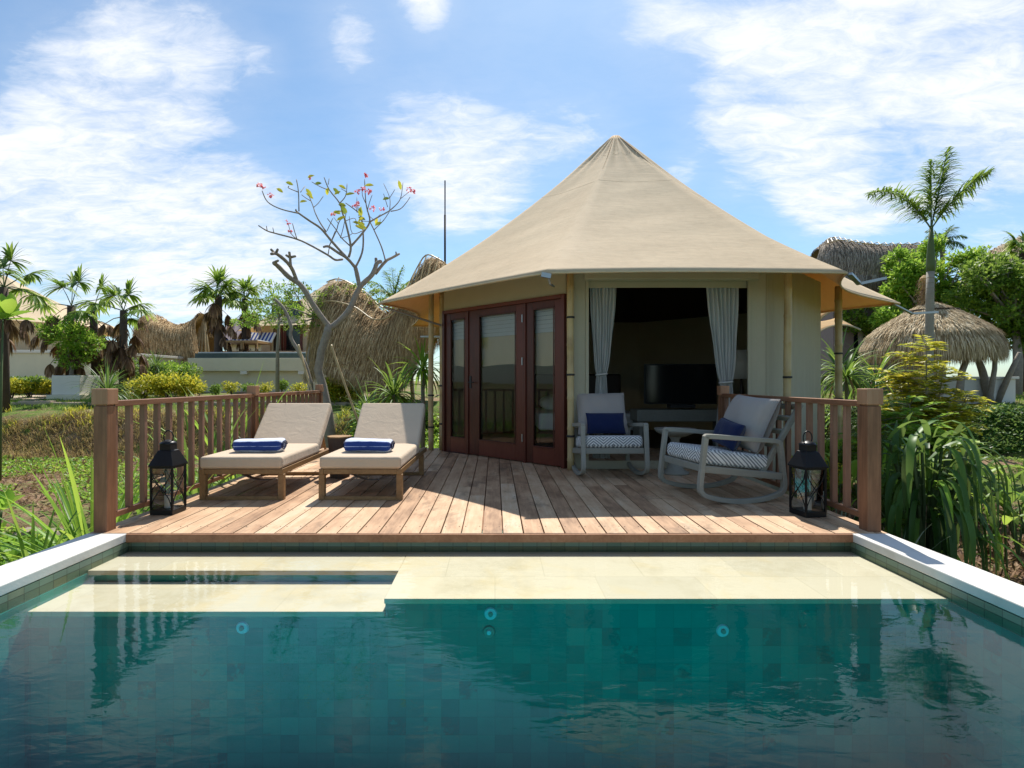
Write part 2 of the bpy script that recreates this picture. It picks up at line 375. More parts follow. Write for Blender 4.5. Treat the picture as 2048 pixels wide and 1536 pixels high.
M['lampshade']=plain('lampshade',(.6,.58,.52),.8)
M['cyan']=plain('pool_light_lens',(.22,.78,.88),.3,.1)
M['steel']=plain('pool_fitting',(.10,.30,.26),.3,.1,metal=.0)
# ------------------------------------------------------------------ camera, light, sky
cam=bpy.data.objects.new('camera', bpy.data.cameras.new('camera')); COL.objects.link(cam)
cam.location=(0,0,CAMZ); cam.rotation_euler=(R(90),0,0)
cam.data.sensor_width=36; cam.data.lens=36*F0/2048
cam.data.shift_x=(1024-CX)/2048; cam.data.shift_y=-(768-CY)/2048
cam.data.clip_start=.05; cam.data.clip_end=6000
S.camera=cam
SUN_AZ, SUN_EL = 10, 56
sd=Vector((sin(R(SUN_AZ))*cos(R(SUN_EL)), cos(R(SUN_AZ))*cos(R(SUN_EL)), sin(R(SUN_EL))))
sun=bpy.data.objects.new('sun', bpy.data.lights.new('sun','SUN')); COL.objects.link(sun)
sun.data.energy=5.0; sun.data.angle=R(.55); sun.data.color=(1,.94,.85)
sun.rotation_euler=(-sd).to_track_quat('-Z','Y').to_euler(); sun.location=(0,0,20)
w=bpy.data.worlds.new('World'); S.world=w; w.use_nodes=True; t=w.node_tree; t.nodes.clear()
class W(N):
    def __init__(s): s.t=t; s.n=t.nodes.new; s.l=t.links.new
k=W(); out=k.n('ShaderNodeOutputWorld'); bg=k.n('ShaderNodeBackground')
sky=k.n('ShaderNodeTexSky'); sky.sky_type='NISHITA'; sky.sun_disc=False; sky.sun_elevation=R(SUN_EL); sky.sun_rotation=R(SUN_AZ)
sky.air_density=1.0; sky.dust_density=.6; sky.ozone_density=2.0
STR=.118; bg.inputs[1].default_value=STR
tc=k.n('ShaderNodeTexCoord'); nv=k.n('ShaderNodeVectorMath'); nv.operation='NORMALIZE'; k.l(tc.outputs['Generated'],nv.inputs[0]); D=nv.outputs[0]
sx=k.n('ShaderNodeSeparateXYZ'); k.l(D,sx.inputs[0])
den=k.math('ADD',k.math('MAXIMUM',sx.outputs[2],0),.22)
cb=k.n('ShaderNodeCombineXYZ'); k.l(k.math('DIVIDE',sx.outputs[0],den),cb.inputs[0]); k.l(k.math('DIVIDE',sx.outputs[1],den),cb.inputs[1])
mp=k.n('ShaderNodeMapping'); mp.inputs['Rotation'].default_value=(0,0,R(24)); mp.inputs['Scale'].default_value=(1.0,1.9,1); k.l(cb.outputs[0],mp.inputs[0])
n1=k.noise(mp.outputs[0],1.9,12,.60,.35); n2=k.noise(mp.outputs[0],9.5,10,.68,.7)
n4=k.noise(mp.outputs[0],30,6,.7,.3)
blobs=[(150,235,125,1),(300,165,150,1),(395,85,100,.8),(235,300,120,1),(120,400,110,.9),(300,400,150,1),(450,430,110,.9),(90,490,130,1),(260,500,160,1),(430,520,140,.9),(590,500,120,.8),(20,300,80,.7),(20,430,100,.8),
 (700,85,62,.8),(850,4,55,.8),(528,120,36,.6),(800,270,90,.6),(905,330,125,1),(990,330,90,.9),(890,400,70,.8),(1120,270,80,.7),(1200,280,60,.6),
 (1540,190,115,1),(1440,225,70,.8),(1680,240,140,1),(1850,150,170,1),(1960,230,150,1),(1620,330,90,.9),(1740,340,120,1),(1860,330,90,.9),(2030,280,90,1),(1340,20,120,.8),(1640,40,140,.75),(1850,20,150,1),(1360,340,36,.6),(1460,380,40,.45),(1620,400,50,.8),(1690,400,60,.8),
 (1990,505,70,.7),(1500,60,100,.6),(1620,470,26,.4)]
acc=None
for px,py,r,a in blobs:
    c=Vector(((px-CX)/F0,1,(CY-py)/F0)); L=c.length; rr=r/F0/L*1.25; c=c/L
    ds=k.n('ShaderNodeVectorMath'); ds.operation='DISTANCE'; k.l(D,ds.inputs[0]); ds.inputs[1].default_value=c
    mr=k.n('ShaderNodeMapRange'); mr.interpolation_type='SMOOTHSTEP'; k.l(ds.outputs['Value'],mr.inputs[0])
    mr.inputs[1].default_value=rr*1.45; mr.inputs[2].default_value=rr*.15; mr.inputs[3].default_value=0; mr.inputs[4].default_value=a
    acc=mr.outputs[0] if acc is None else k.math('ADD',acc,k.math('MULTIPLY',mr.outputs[0],k.math('SUBTRACT',1,acc,clamp=True)))
# clouds all over the rest of the sky, outside the part the photograph shows
back=k.ramp(sx.outputs[1],[(.05,(1,1,1)),(.35,(0,0,0))])
acc=k.math('MAXIMUM',acc,k.math('MULTIPLY',back,.42))
dn=k.math('ADD',k.math('MULTIPLY',acc,.78),k.math('MULTIPLY',k.math('SUBTRACT',n1,.5),1.25))
dn=k.math('ADD',dn,k.math('MULTIPLY',k.math('SUBTRACT',n2,.5),.40))
dn=k.math('ADD',dn,k.math('MULTIPLY',k.math('SUBTRACT',n4,.5),.06))
mr=k.n('ShaderNodeMapRange'); mr.interpolation_type='SMOOTHSTEP'; k.l(dn,mr.inputs[0]); mr.inputs[1].default_value=.26; mr.inputs[2].default_value=.92
veil=k.math('ADD',k.math('MULTIPLY',n1,.16),k.math('MULTIPLY',acc,.16))
fac=k.math('MAXIMUM',k.math('MULTIPLY',mr.outputs[0],.95),veil)
skc=k.mix(sky.outputs[0],(.70,.90,.97),1.0,'MULTIPLY')
cw=.86/STR
cc=k.ramp(k.math('ADD',k.math('MULTIPLY',n2,.6),k.math('MULTIPLY',n1,.4)),[(.34,(.66,.76,.93)),(.56,(.93,.955,1)),(.72,(1,1,1))])
cl=k.mix(cc,(cw,cw,cw),1.0,'MULTIPLY')
k.l(k.mix(skc,cl,fac),bg.inputs[0]); k.l(bg.outputs[0],out.inputs[0])
S.view_settings.view_transform='Standard'; S.view_settings.look='None'; S.view_settings.exposure=.38; S.view_settings.gamma=1
S.cycles.max_bounces=9; S.cycles.transparent_max_bounces=24; S.cycles.glossy_bounces=4; S.cycles.diffuse_bounces=4; S.cycles.caustics_reflective=False; S.cycles.caustics_refractive=False
S.cycles.sample_clamp_indirect=8

# ------------------------------------------------------------------ terrain
Y0=3.86; XL,XR=-2.616,2.537; XLO,XRO=-2.90,2.80
TC=Vector((2.14,9.60))
def hgt(x,y):
    h=-.62
    h=lerp(h,-.40,sm(5.55,5.95,y+.12*sin(x*2.1)))
    bank=lerp(0,.80,sm(10.3,11.7,y+.25*sin(x*.7)))
    h+=bank
    h+=.16*sm(11.7,14,y)+.15*sm(14,22,y)+.4*sm(30,60,y)
    r=(Vector((x,y))-TC).length
    h=lerp(min(h,-.45),h,sm(3.9,5.0,r))
    h+=.035*sin(x*3.1+y*1.7)*sin(y*2.3-x)+.02*sin(x*7.7)*sin(y*6.1)
    if XLO+.1<x<XRO-.1 and y<Y0-.02: h=-2.4
    return h
def axis(a,b,near0,near1,fine,extra):
    s=set(extra); v=near0
    while v<near1: s.add(round(v,3)); v+=fine
    v=near1; st=fine
    while v<b: s.add(round(v,3)); st*=1.18; v+=st
    s.add(b); v=near0; st=fine
    while v>a: s.add(round(v,3)); st*=1.18; v-=st
    s.add(a); return sorted(s)
xs=axis(-400,400,-9,9,.16,[XLO+.1,XLO+.11,XRO-.1,XRO-.11]); ys=axis(-40,900,0,15,.16,[Y0-.02,Y0-.01])
mb=MB(); nx=len(xs); ny=len(ys)
vs=[(x,y,hgt(x,y)) for x in xs for y in ys]
mb.add(vs,[(i*ny+j,(i+1)*ny+j,(i+1)*ny+j+1,i*ny+j+1) for i in range(nx-1) for j in range(ny-1)])
mb.build('ground',M['ground'],smooth=True,kind='structure')

# ------------------------------------------------------------------ pool
WZ=-.100; FZ=-1.09; YB=-3.2; SH=-.134; ST=-.206; YS=3.018; YN=3.467; XN=-.62
mb=MB(); mb.add([(XL,YB,WZ),(XR,YB,WZ),(XR,Y0,WZ),(XL,Y0,WZ)],[(0,1,2,3)]); mb.build('water',M['water'],kind='structure')
mb=MB(); mb.box(XL-.1,XR+.1,YB-.1,YS+.004,FZ-.1,FZ)
mb.build('pool_floor',M['pooltile'],kind='structure')
mb=MB()   # retaining walls round the basin, and the risers under shelf and step
mb.box(XLO+.03,XL,YB,Y0-.002,-1.6,-.062); mb.box(XR,XRO-.03,YB,Y0-.002,-1.6,-.062); mb.box(XLO+.03,XRO-.03,Y0,Y0+.18,-1.6,-.034); mb.box(XLO+.03,XRO-.03,YB-.25,YB,-1.6,-.062)
mb.build('pool_wall',M['walltile'],kind='structure')
mb=MB(); mb.box(XL-.05,XL+.004,YB,Y0-.003,FZ,WZ-.05); mb.box(XR-.004,XR+.05,YB,Y0-.003,FZ,WZ-.05); mb.build('pool_liner',M['risertile'],kind='structure')
mb=MB(); mb.box(XL,XR,YS+.006,Y0-.003,FZ,ST-.03); mb.box(XL,XR,YN+.006,Y0-.003,ST-.03,SH-.03); mb.box(XN+.006,XR,YS+.006,YN+.006,ST-.03,SH-.03)
mb.build('pool_riser',M['risertile'],kind='structure')
mb=MB(); mb.box(XL,XN,YN,Y0-.004,SH-.03,SH); mb.box(XN,XR,YS,Y0-.004,SH-.03,SH)
mb.build('pool_shelf',M['lime'],kind='structure',bevel=.004)
mb=MB(); mb.box(XL,XN+.003,YS,YN+.003,ST-.03,ST); mb.build('pool_step',M['lime'],kind='structure',bevel=.004)
mb=MB()
for (a,b) in ((XLO,XL),(XR,XRO)):
    y=Y0-.017
    while y>YB:
        y2=max(YB,y-1.6); mb.box(a,b,y2,y-.003,-.058,0); y=y2
mb.build('pool_coping',M['coping'],kind='structure',bevel=.006)
# underwater wall fittings
def fitting(px,py,label,lens):
    # on the riser wall below the shelf
    w_=(CAMZ-WZ)*F0/(py-CY); z=WZ-(YS-w_)/w_*(CAMZ-WZ)
    t_=thing('pool_light' if lens else 'water_inlet',label,'pool light' if lens else 'pool inlet',((px-CX)/F0*YS,YS+.006,z))
    m1=MB(); RX=Matrix.Rotation(R(90),3,'X')
    def disc(r0,r1,y0,y1,mat,nm):
        q=MB(); prof=[(r0,0),(r1,0),(r1*.92,y1),(r0,y1)] if r0>0 else [(.002,y0),(r1,y0),(r1*.85,y1),(.002,y1)]
        q.lathe((0,0,0),prof,20); q.v=[tuple(RX@Vector(v)) for v in q.v]; q.build(nm,mat,t_,smooth=False)
    disc(0,.036,0,.010,M['cyan'] if lens else M['steel'],'rim'); disc(0,.014,.0101,.020,M['steel'] if lens else M['cyan'],'nozzle')
fitting(981,1228,'bright cyan round pool light, upper of the two in the middle of the pool wall',True)
fitting(978,1264,'dull green round inlet just below the bright middle pool light',False)
fitting(484,1256,'small cyan pool light low on the wall under the left steps',True)
fitting(1446,1262,'small cyan pool light on the right side of the pool wall',True)

# ------------------------------------------------------------------ deck
mb=MB(); bw=.148; x=XLO
nails=[]
def deckback(x):      # far end of the deck, stopping at the tent walls
    return 8.78
i=0
while x<XRO-.02:
    x1=min(x+bw-.009,XRO); y=Y0-.012; end=deckback(x)
    first=True
    while y<end-.05:
        L=U(1.1,2.9); y2=min(end,y+L)
        if end-y2<.35: y2=end
        dz=U(-.002,.0015)
        mb.box(x,x1,y+(0 if first else .002),y2-.002,-.03,dz); y=y2; first=False
    for jy in [Y0+.16+.52*q for q in range(10)]:
        for nx_ in (x+.018,x1-.018): nails.append((nx_+U(-.002,.002),jy+U(-.006,.006)))
    x+=bw
dk=mb.build('wooden_deck',M['deck'],bevel=.0025,kind='structure')
mb=MB()
for a,b in nails: mb.lathe((a,b,0.0008),[(.0045,0),(.004,.0012)],6)
mb.build('screw_heads',M['black'],dk)
dk.children[0]['kind']='stuff'
mb=MB(); mb.box(XL,XR,Y0-.034,Y0-.014,-.060,-.004); mb.box(XLO,XRO,Y0+.2,8.7,-.12,-.034)
mb.build('deck_fascia',M['rail'],dk)

# ------------------------------------------------------------------ railings
def railing(name,label,X,segs,pw=.098):
    t_=thing('railing',label,'railing',(X,segs[0],0))
    for j,y in enumerate(segs):
        big=1 if j==0 else .9; top=1.028 if j==0 else 1.03
        q=MB(); h=pw*big/2; q.box(X-h,X+h,y-h,y+h,-.03,top-.125)
        q.box(X-h+.008,X+h-.008,y-h+.008,y+h-.008,top-.1249,top-.115)
        q.box(X-h-.009,X+h+.009,y-h-.009,y+h+.009,top-.1149,top)
        q.build('post',M['post'],t_,bevel=.005,world=True)
    for a,b in zip(segs[:-1],segs[1:]):
        a1=a+pw/2+.001; b1=b-pw/2-.001
        q=MB(); q.box(X-.038,X+.038,a1,b1,.895,.938); q.build('top_rail',M['rail'],t_,bevel=.004,world=True)
        q=MB(); q.box(X-.02,X+.02,a1,b1,.07,.112); q.build('bottom_rail',M['rail'],t_,bevel=.004,world=True)
        n=max(3,round((b-a)/.172)); 
        for i in range(n):
            y=a1+.035+(b1-a1-.07)*i/(n-1); e=U(-.004,.004)
            q=MB(); q.box(X-.021,X+.021,y-.019+e,y+.019+e,.1122,.8948); q.build('baluster',M['balu'],t_,bevel=.003,world=True)
    return t_
railing('railing','reddish timber railing along the left side of the deck beside the loungers',-2.835,[3.925,6.33,8.72])
railing('railing','reddish timber railing along the right side of the deck behind the rocking chair',2.725,[3.925,6.45])
# ------------------------------------------------------------------ main tent
def octp(c, ap, i, z=0):      # corner i of an octagon with apothem ap; sides parallel to x and y
    r=ap/cos(pi/8); a=-pi/2-pi/8+i*pi/4
    return Vector((c.x+r*cos(a), c.y+r*sin(a), z))
def roof_mesh(c, ap, zapex, zeave, top=.07, curve=.26, sag=.03, scal=.13, nv=22, nu=14, wr=0.0, lip=.10):
    mb=MB(); pts=[]
    C=[octp(c,ap,i) for i in range(8)]
    def pt(i,u,v):
        A=C[i%8]; B=C[(i+1)%8]; E=A.lerp(B,u); m=4*u*(1-u)
        o=Vector((c.x,c.y,0)); d=(o-E); dl=d.length; d=d/dl
        E=E+d*(scal*(2.6 if i in (1,2,6) and wr else 1))*m*v**3
        r0=top/dl
        t_=v
        p=o.lerp(E,r0+(1-r0)*t_)
        z=lerp(zapex,zeave,t_)-curve*(zapex-zeave)*t_*(1-t_)
        z-=sag*m*sin(pi*min(1,t_*1.15))*1.0
        z+=.045*m*v**4
        if wr:
            z+=wr*sin(u*pi)*(.5*sin(t_*46+u*5+i)+.5*sin(t_*23+u*9))*(sin(pi*t_)**.5)*.5
            z+=wr*1.6*math.exp(-((t_-.10)/.10)**2)*sin(u*19+i)
        return Vector((p.x,p.y,z))
    for i in range(8):
        mb.grid(lambda u,v:pt(i,v,u),nv,nu)     # rows from apex to eave
    return mb,pt
apex=Vector((TC.x,TC.y,5.41))
tent=thing('safari_tent','large tan canvas tent with pointed roof and dark red glass doors beside the deck','tent',(TC.x,TC.y,0))
mb,rpt=roof_mesh(TC,3.86,5.42,2.245,wr=.016,nv=44,nu=16)
roof=mb.build('roof',M['canvas'],tent,smooth=True,world=True,solid=.008)
wd=roof.modifiers.new('w','WELD'); wd.merge_threshold=.002
roof.modifiers.move(1,0)
mb=MB()   # hem and corner seams
for i in range(8):
    mb.tube([rpt(i,u/14,1)+Vector((0,0,-.012)) for u in range(15)],.013,5)
mb.build('hem',M['canvas'],roof,smooth=True,world=False); roof.children[0].matrix_parent_inverse=Matrix.Translation(-tent.location)
mb=MB()
for vv in (.135,.34):
    mb.tube([rpt(i,u/14,vv)+Vector((0,0,.003)) for i in range(8) for u in range(14)],.0045,4)
s_=mb.build('seam',M['canvas'],roof,smooth=True); s_.matrix_parent_inverse=Matrix.Translation(-tent.location)
mb=MB(); mb.lathe((TC.x,TC.y,5.36),[(.085,0),(.085,.05),(.05,.075),(.01,.085)],14); mb.build('cap',M['canvas_wall'],tent,smooth=False,world=True)
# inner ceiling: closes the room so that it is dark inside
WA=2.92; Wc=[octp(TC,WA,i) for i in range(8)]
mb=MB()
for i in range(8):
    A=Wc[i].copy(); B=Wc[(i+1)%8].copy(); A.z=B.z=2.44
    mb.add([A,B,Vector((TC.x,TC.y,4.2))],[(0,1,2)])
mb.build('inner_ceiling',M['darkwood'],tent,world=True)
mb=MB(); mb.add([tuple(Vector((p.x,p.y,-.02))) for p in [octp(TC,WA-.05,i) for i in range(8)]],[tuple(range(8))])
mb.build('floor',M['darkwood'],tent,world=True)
# walls; face 0 = front (opening), face 7 = left-front (doors), face 1 = right-front
def facept(i,u,z,out=0):     # u metres along face i from corner i
    A=Wc[i%8]; B=Wc[(i+1)%8]; d=(B-A).normalized(); n=Vector((d.y,-d.x,0))
    p=A+d*u+n*out; p.z=z; return p
FL=(Wc[1]-Wc[0]).length
def wallpatch(mb,i,u0,u1,z0,z1,fold=0.0,th=.012,nfold=0):
    nu=max(2,int((u1-u0)/.05)) if fold else 1
    def fn(u,v): 
        uu=lerp(u0,u1,u); o=fold*(.5+.5*sin(uu*31+sin(uu*7)*2)) if fold else 0
        return facept(i,uu,lerp(z0,z1,v),o)
    def fb(u,v): 
        return fn(u,v)-(facept(i,0,0,th)-facept(i,0,0,0))
    mb.grid(fn,nu,6 if fold else 1); mb.grid(fb,nu,1)
WT=2.62
# px -> u on the front face (y const) and the door face
def u0px(px,out=0): return (px-CX)/F0*(Wc[0].y-out)-Wc[0].x
OPL,OPR=u0px(1177),u0px(1495); OPT=2.32; OPB=.10
mb=MB(); wallpatch(mb,0,0,OPL,-.5,WT); wallpatch(mb,0,OPR,FL,-.5,WT,.012); wallpatch(mb,0,OPL,OPR,OPT,WT); wallpatch(mb,0,OPL,OPR,-.5,OPB)
wallpatch(mb,1,0,FL,-.5,WT,.010)
for i in (2,3,4,5,6): wallpatch(mb,i,0,FL,-.5,WT)
wallpatch(mb,7,0,FL,2.17,2.75)
mb.build('wall',M['canvas_wall'],tent,smooth=False,world=True)
mb=MB()    # flat strips beside the opening and the valance roll above
for (a,b) in ((OPL-.035,OPL),(OPR,OPR+.03)):
    mb=MB(); p=facept(0,a,OPB,.02); q=facept(0,b,OPT+.02,.0); mb.box(p.x,q.x,p.y,q.y,OPB,OPT+.02); mb.build('opening_trim',M['canvas_wall'],tent,world=True)
mb=MB(); a=facept(0,OPL-.06,2.375,.05); b=facept(0,OPR+.12,2.375,.05); mb.bar(a,b,.05,.10); mb.build('rolled_blind',M['canvas_wall'],tent,world=True,bevel=.02)
mb=MB(); a=facept(0,OPL,OPT-.10,-.02); b=facept(0,OPR,OPT,-.035)
mb.grid(lambda u,v:facept(0,lerp(OPL,OPR,u),lerp(OPT-.075-.035*(1-4*u*(1-u))+0.03*(1-4*u*(1-u)),OPT,v),-.02),20,1); mb.build('pelmet',M['canvas_wall'],tent,world=True)
# bamboo poles
def bamboo(mb,a,b,r,seed=0):
    a=Vector(a); b=Vector(b); L=(b-a).length; q=random.Random(seed); pts=[];rr=[]; s=q.uniform(.1,.3)
    nodes=[]
    while s<L: nodes.append(s); s+=q.uniform(.28,.40)
    ps=[(0,r)]
    for n_ in nodes: ps+=[(n_-.02,r*.97),(n_-.006,r*1.10),(n_,r*1.0),(n_+.006,r*1.10),(n_+.02,r*.97)]
    ps.append((L,r*.95)); ps.sort()
    for s,rad in ps: pts.append(a+(b-a)*(s/L)+Vector((.004*sin(s*2+seed),0.003*cos(s*3),0))); rr.append(rad)
    mb.tube(pts,rr,12)
def pole(px,Y,z0,z1,r,seed,rings=()):
    X=(px-CX)/F0*Y; mb=MB(); bamboo(mb,(X,Y,z0),(X,Y,z1),r,seed)
    o=mb.build('bamboo_pole',M['bamboo'],tent,smooth=True,world=True)
    for zz in rings:
        q=MB(); q.lathe((X-tent.location.x,Y-tent.location.y,zz),[(r*1.12,0),(r*1.2,.006),(r*1.2,.02),(r*1.12,.026)],12); c=q.build('band',M['black'],o)
pole(1141,6.60,0,2.50,.043,1,(1.15,.40,1.85)); pole(1575,6.66,-.8,2.60,.045,2,(1.12,)); pole(862,8.50,0,2.55,.043,3,(.35,.85)); pole(1677,8.35,-.8,2.55,.052,4,(.8,1.5)); pole(884,8.52,0,2.5,.043,5,(.4,1.0))
# door set on face 7
D0,D1=Wc[7],Wc[8%8]
def udoor(px,out=0):
    k_=(px-CX)/F0; A=Wc[7]; d=(Wc[0]-A).normalized(); return (k_*A.y-A.x)/(d.x-k_*d.y)
def dbox(mb,u0,u1,z0,z1,o0,o1,m=0):
    vs=[facept(7,u,z,o) for z in (z0,z1) for (u,o) in ((u0,o0),(u1,o0),(u1,o1),(u0,o1))]
    mb.add(vs,[(0,1,2,3),(7,6,5,4),(0,4,5,1),(1,5,6,2),(2,6,7,3),(3,7,4,0)],m)
uL,uR=udoor(889)+.0,udoor(1133); DT=2.17; GB,GT_=.225,2.03
mb=MB(); dbox(mb,uL,uL+.05,0,DT,-.05,.05); dbox(mb,uR-.05,uR,0,DT,-.05,.05); dbox(mb,uL+.0505,uR-.0505,DT-.05,DT,-.05,.05)
m1a,m1b=udoor(938),udoor(948); m2a,m2b=udoor(1049),udoor(1056)
for a,b in ((m1a-.012,m1a+.022),(m2a,m2a+.05)): dbox(mb,a,b,0,DT-.0505,-.04,.04)
dbox(mb,uL+.0505,m1a-.0125,0,.012,-.045,.045)
mb.build('door_frame',M['door'],tent,world=True,bevel=.004)
mb=MB(); dbox(mb,uL,uR,2.171,2.62,-.02,.015); mb.build('canvas_above_door',M['canvas_wall'],tent,world=True)
def leaf_panel(a,b,ga,gb,name,extra=False):
    mb=MB(); o0,o1=-.022,.022
    dbox(mb,a,ga,.014,DT-.052,o0,o1); dbox(mb,gb,b,.014,DT-.052,o0,o1); dbox(mb,ga+.0005,gb-.0005,.014,GB,o0,o1); dbox(mb,ga+.0005,gb-.0005,GT_,DT-.052,o0,o1)
    dbox(mb,ga,gb,GB,GB+.018,.0225,.032); dbox(mb,ga,gb,GT_-.018,GT_,.0225,.032); dbox(mb,ga,ga+.016,GB+.018,GT_-.018,.0225,.032); dbox(mb,gb-.016,gb,GB+.018,GT_-.018,.0225,.032)
    o=mb.build(name,M['door'],tent,world=True,bevel=.003)
    g=MB(); g.add([facept(7,ga,GB,0),facept(7,gb,GB,0),facept(7,gb,GT_,0),facept(7,ga,GT_,0)],[(0,1,2,3)]); c=g.build('pane',M['glass'],o); c.matrix_parent_inverse=Matrix.Translation(-tent.location)
    return o
leaf_panel(uL+.052,m1a-.014,udoor(903),udoor(932),'side_panel')
door=leaf_panel(m1a+.024,m2a-.002,udoor(960),udoor(1034),'door')
leaf_panel(m2a+.052,uR-.052,udoor(1068),udoor(1111),'side_panel')
for zz in (.33,1.35,1.92):
    q=MB(); dbox(q,m2a-.008,m2a+.008,zz-.05,zz+.05,.041,.052); c=q.build('hinge',M['galv'],tent,world=True)
uh=m1a+.06
q=MB(); dbox(q,uh-.02,uh+.02,.98,1.16,.0225,.030); a=facept(7,uh,1.07,.03); b=facept(7,uh,1.07,.075); c_=facept(7,uh+.12,1.07,.075)
q.tube([a,b,c_],[.009,.009,.007],8); c=q.build('handle',M['black'],door); c.matrix_parent_inverse=Matrix.Translation(-tent.location)
# blinds behind the glass
for (a,b) in ((uL+.06,m1a-.02),(m1a+.03,m2a-.01),(m2a+.06,uR-.06)):
    q=MB(); q.grid(lambda u,v:facept(7,lerp(a,b,u),lerp(1.30+.02*sin(u*4+a*9),1.72,v),-.07-.006*sin(u*20+a*5)),14,3); q.build('blind',M['blind_tan'],tent,world=True)
    q=MB()
    for j in range(6):
        z0=1.722+j*.055; q.grid(lambda u,v:facept(7,lerp(a,b,u),z0+.054*v,-.066-.016*v),8,2)
    q.build('blind',M['blind_white'],tent,world=True)
# roof struts and clamps
def strut(a,b,r=.018,plate=None):
    q=MB(); q.tube([a,b],r,8); 
    if plate: q.bar(plate[0],plate[1],.09,.018)
    q.build('roof_strut',M['galv'],tent,world=True)
Ec=[octp(TC,3.80,i,2.25) for i in range(8)]
for i in (7,):
    w_=octp(TC,WA+.05,i,1.95); e=Ec[i]+Vector((0,0,-.06)); strut(w_,e,.016)
q=MB(); p=rpt(0,0,1); q.bar(p+Vector((-.05,-.02,-.03)),p+Vector((.05,-.02,-.05)),.03,.05); q.tube([p+Vector((.02,0,-.05)),p+Vector((.05,.05,-.12)),p+Vector((.12,.3,-.10))],.012,6); q.build('clamp',M['galv'],tent,world=True)
e=octp(TC,3.86,1,2.235); q=MB(); q.bar(e+Vector((.03,0,-.01)),e+Vector((.30,.25,-.07)),.05,.025); q.bar(e+Vector((.30,.25,-.07)),e+Vector((.62,.30,.0)),.055,.03); q.build('clamp',M['galv'],tent,world=True)
e=octp(TC,3.86,2,2.2); q=MB(); q.bar(e+Vector((-.1,0,.03)),e+Vector((.25,.1,-.10)),.04,.02); q.bar(e+Vector((.25,.1,-.10)),e+Vector((.75,.25,-.06)),.055,.03); q.build('clamp',M['galv'],tent,world=True)
q=MB(); q.bar(octp(TC,3.6,6,1.9)+Vector((0.1,-1.2,.0)),octp(TC,3.6,6,1.9)+Vector((.45,-1.2,0)),.10,.03); q.build('clamp',M['galv'],tent,world=True)
# amber awning wings seen past the right corner and at the left
def sail(corners,bow,name='awning_wing'):
    a,b,c,d=[Vector(x) for x in corners]; q=MB()
    def fn(u,v):
        lo=a.lerp(b,u); hi=d.lerp(c,u); m=4*u*(1-u); hi=hi+bow[1]*m; lo=lo+bow[0]*m
        return lo.lerp(hi,v)
    q.grid(fn,16,4); q.build(name,M['awning'],tent,smooth=True,world=True,solid=.006)
# ------------------------------------------------------------------ curtains, room contents
def curtain(pxl,pxr,pxt0,pxt1,ztie,label):
    Y=Wc[0].y+.07; xl=(pxl-CX)/F0*Y; xr=(pxr-CX)/F0*Y; t0=(pxt0-CX)/F0*Y; t1=(pxt1-CX)/F0*Y
    t_=thing('curtain',label,'curtain',((xl+xr)/2,Y,0))
    ztop=OPT-.01; zb=.12
    ph=U(0,6)
    def fn(u,v):
        z=lerp(zb,ztop,v)
        if z>ztie: s=((z-ztie)/(ztop-ztie)); s=s**.62
        else: s=.55*min(1,((ztie-z)/.7))**.7
        a=lerp(t0,xl,s); b=lerp(t1,xr,s)
        if z<ztie: 
            mid=(t0+t1)/2; hw=(t1-t0)/2+.055*s/.55*1.0; a,b=mid-hw,mid+hw
        amp=.016+.012*s
        return Vector((lerp(a,b,u)+.004*sin(z*9+u*9)-t_.location.x, amp*sin(u*46+ph+1.2*sin(z*2+u*3))+.010*sin(u*19+z*3), z))
    q=MB(); q.grid(fn,90,44); q.build('fabric',M['curtain'],t_,smooth=True)
    q=MB(); m_=(t0+t1)/2-t_.location.x; hw=(t1-t0)/2+.012
    pts=[Vector((m_+hw*cos(a*pi/8),.032*sin(a*pi/8),ztie+.008*cos(a*pi/8))) for a in range(17)]
    q.tube(pts,.011,6,cap=False); q.build('tieback',M['curtain'],t_,smooth=True)
curtain(1178,1234,1194,1212,1.17,'sheer grey curtain tied back at the left of the tent opening')
curtain(1411,1479,1440,1463,1.07,'sheer grey curtain tied back at the right of the tent opening')
def boxthing(name,label,cat,parts,loc,bev=.01,group=None):
    t_=thing(name,label,cat,loc,0,group)
    for nm,m,b in parts:
        q=MB(); q.box(*b); q.build(nm,M[m],t_,bevel=bev)
    return t_
X1,X2=P(1290,0,8.6).x,P(1425,0,8.6).x
boxthing('television','black flat television on the low pale console inside the tent','television',[('screen','dark_screen',(-.56,.56,-.02,.02,.08,.68)),('bezel','black',(-.58,.58,.021,.05,.06,.70)),('foot','black',(-.2,.2,-.09,.09,0,.058))],(P(1362,0,8.6).x,8.6,.66),.004)
boxthing('media_console','low pale grey console under the television inside the tent','console',[('top','greywood',(-.72,.72,-.22,.22,.47,.655)),('leg','greywood',(-.68,-.62,-.2,.2,0,.469)),('leg','greywood',(.62,.68,-.2,.2,0,.469))],(P(1358,0,8.6).x,8.62,-.015))
t_=thing('table_lamp','table lamp with pale drum shade at the right inside the tent','lamp',(P(1483,0,8.0).x,8.0,.62))
q=MB(); q.lathe((0,0,0),[(.09,0),(.09,.02),(.02,.05),(.03,.3),(.015,.55)],14); q.build('base',M['darkwood'],t_,smooth=True)
q=MB(); q.lathe((0,0,.50),[(.20,0),(.17,.42)],20); q.build('lamp_shade',M['lampshade'],t_,smooth=True)
boxthing('nightstand','dark bedside stand under the drum lamp inside the tent','stand',[('top','darkwood',(-.25,.25,-.2,.2,.58,.63)),('body','darkwood',(-.23,.23,-.18,.18,0,.579))],(P(1483,0,8.0).x,8.0,-.015))
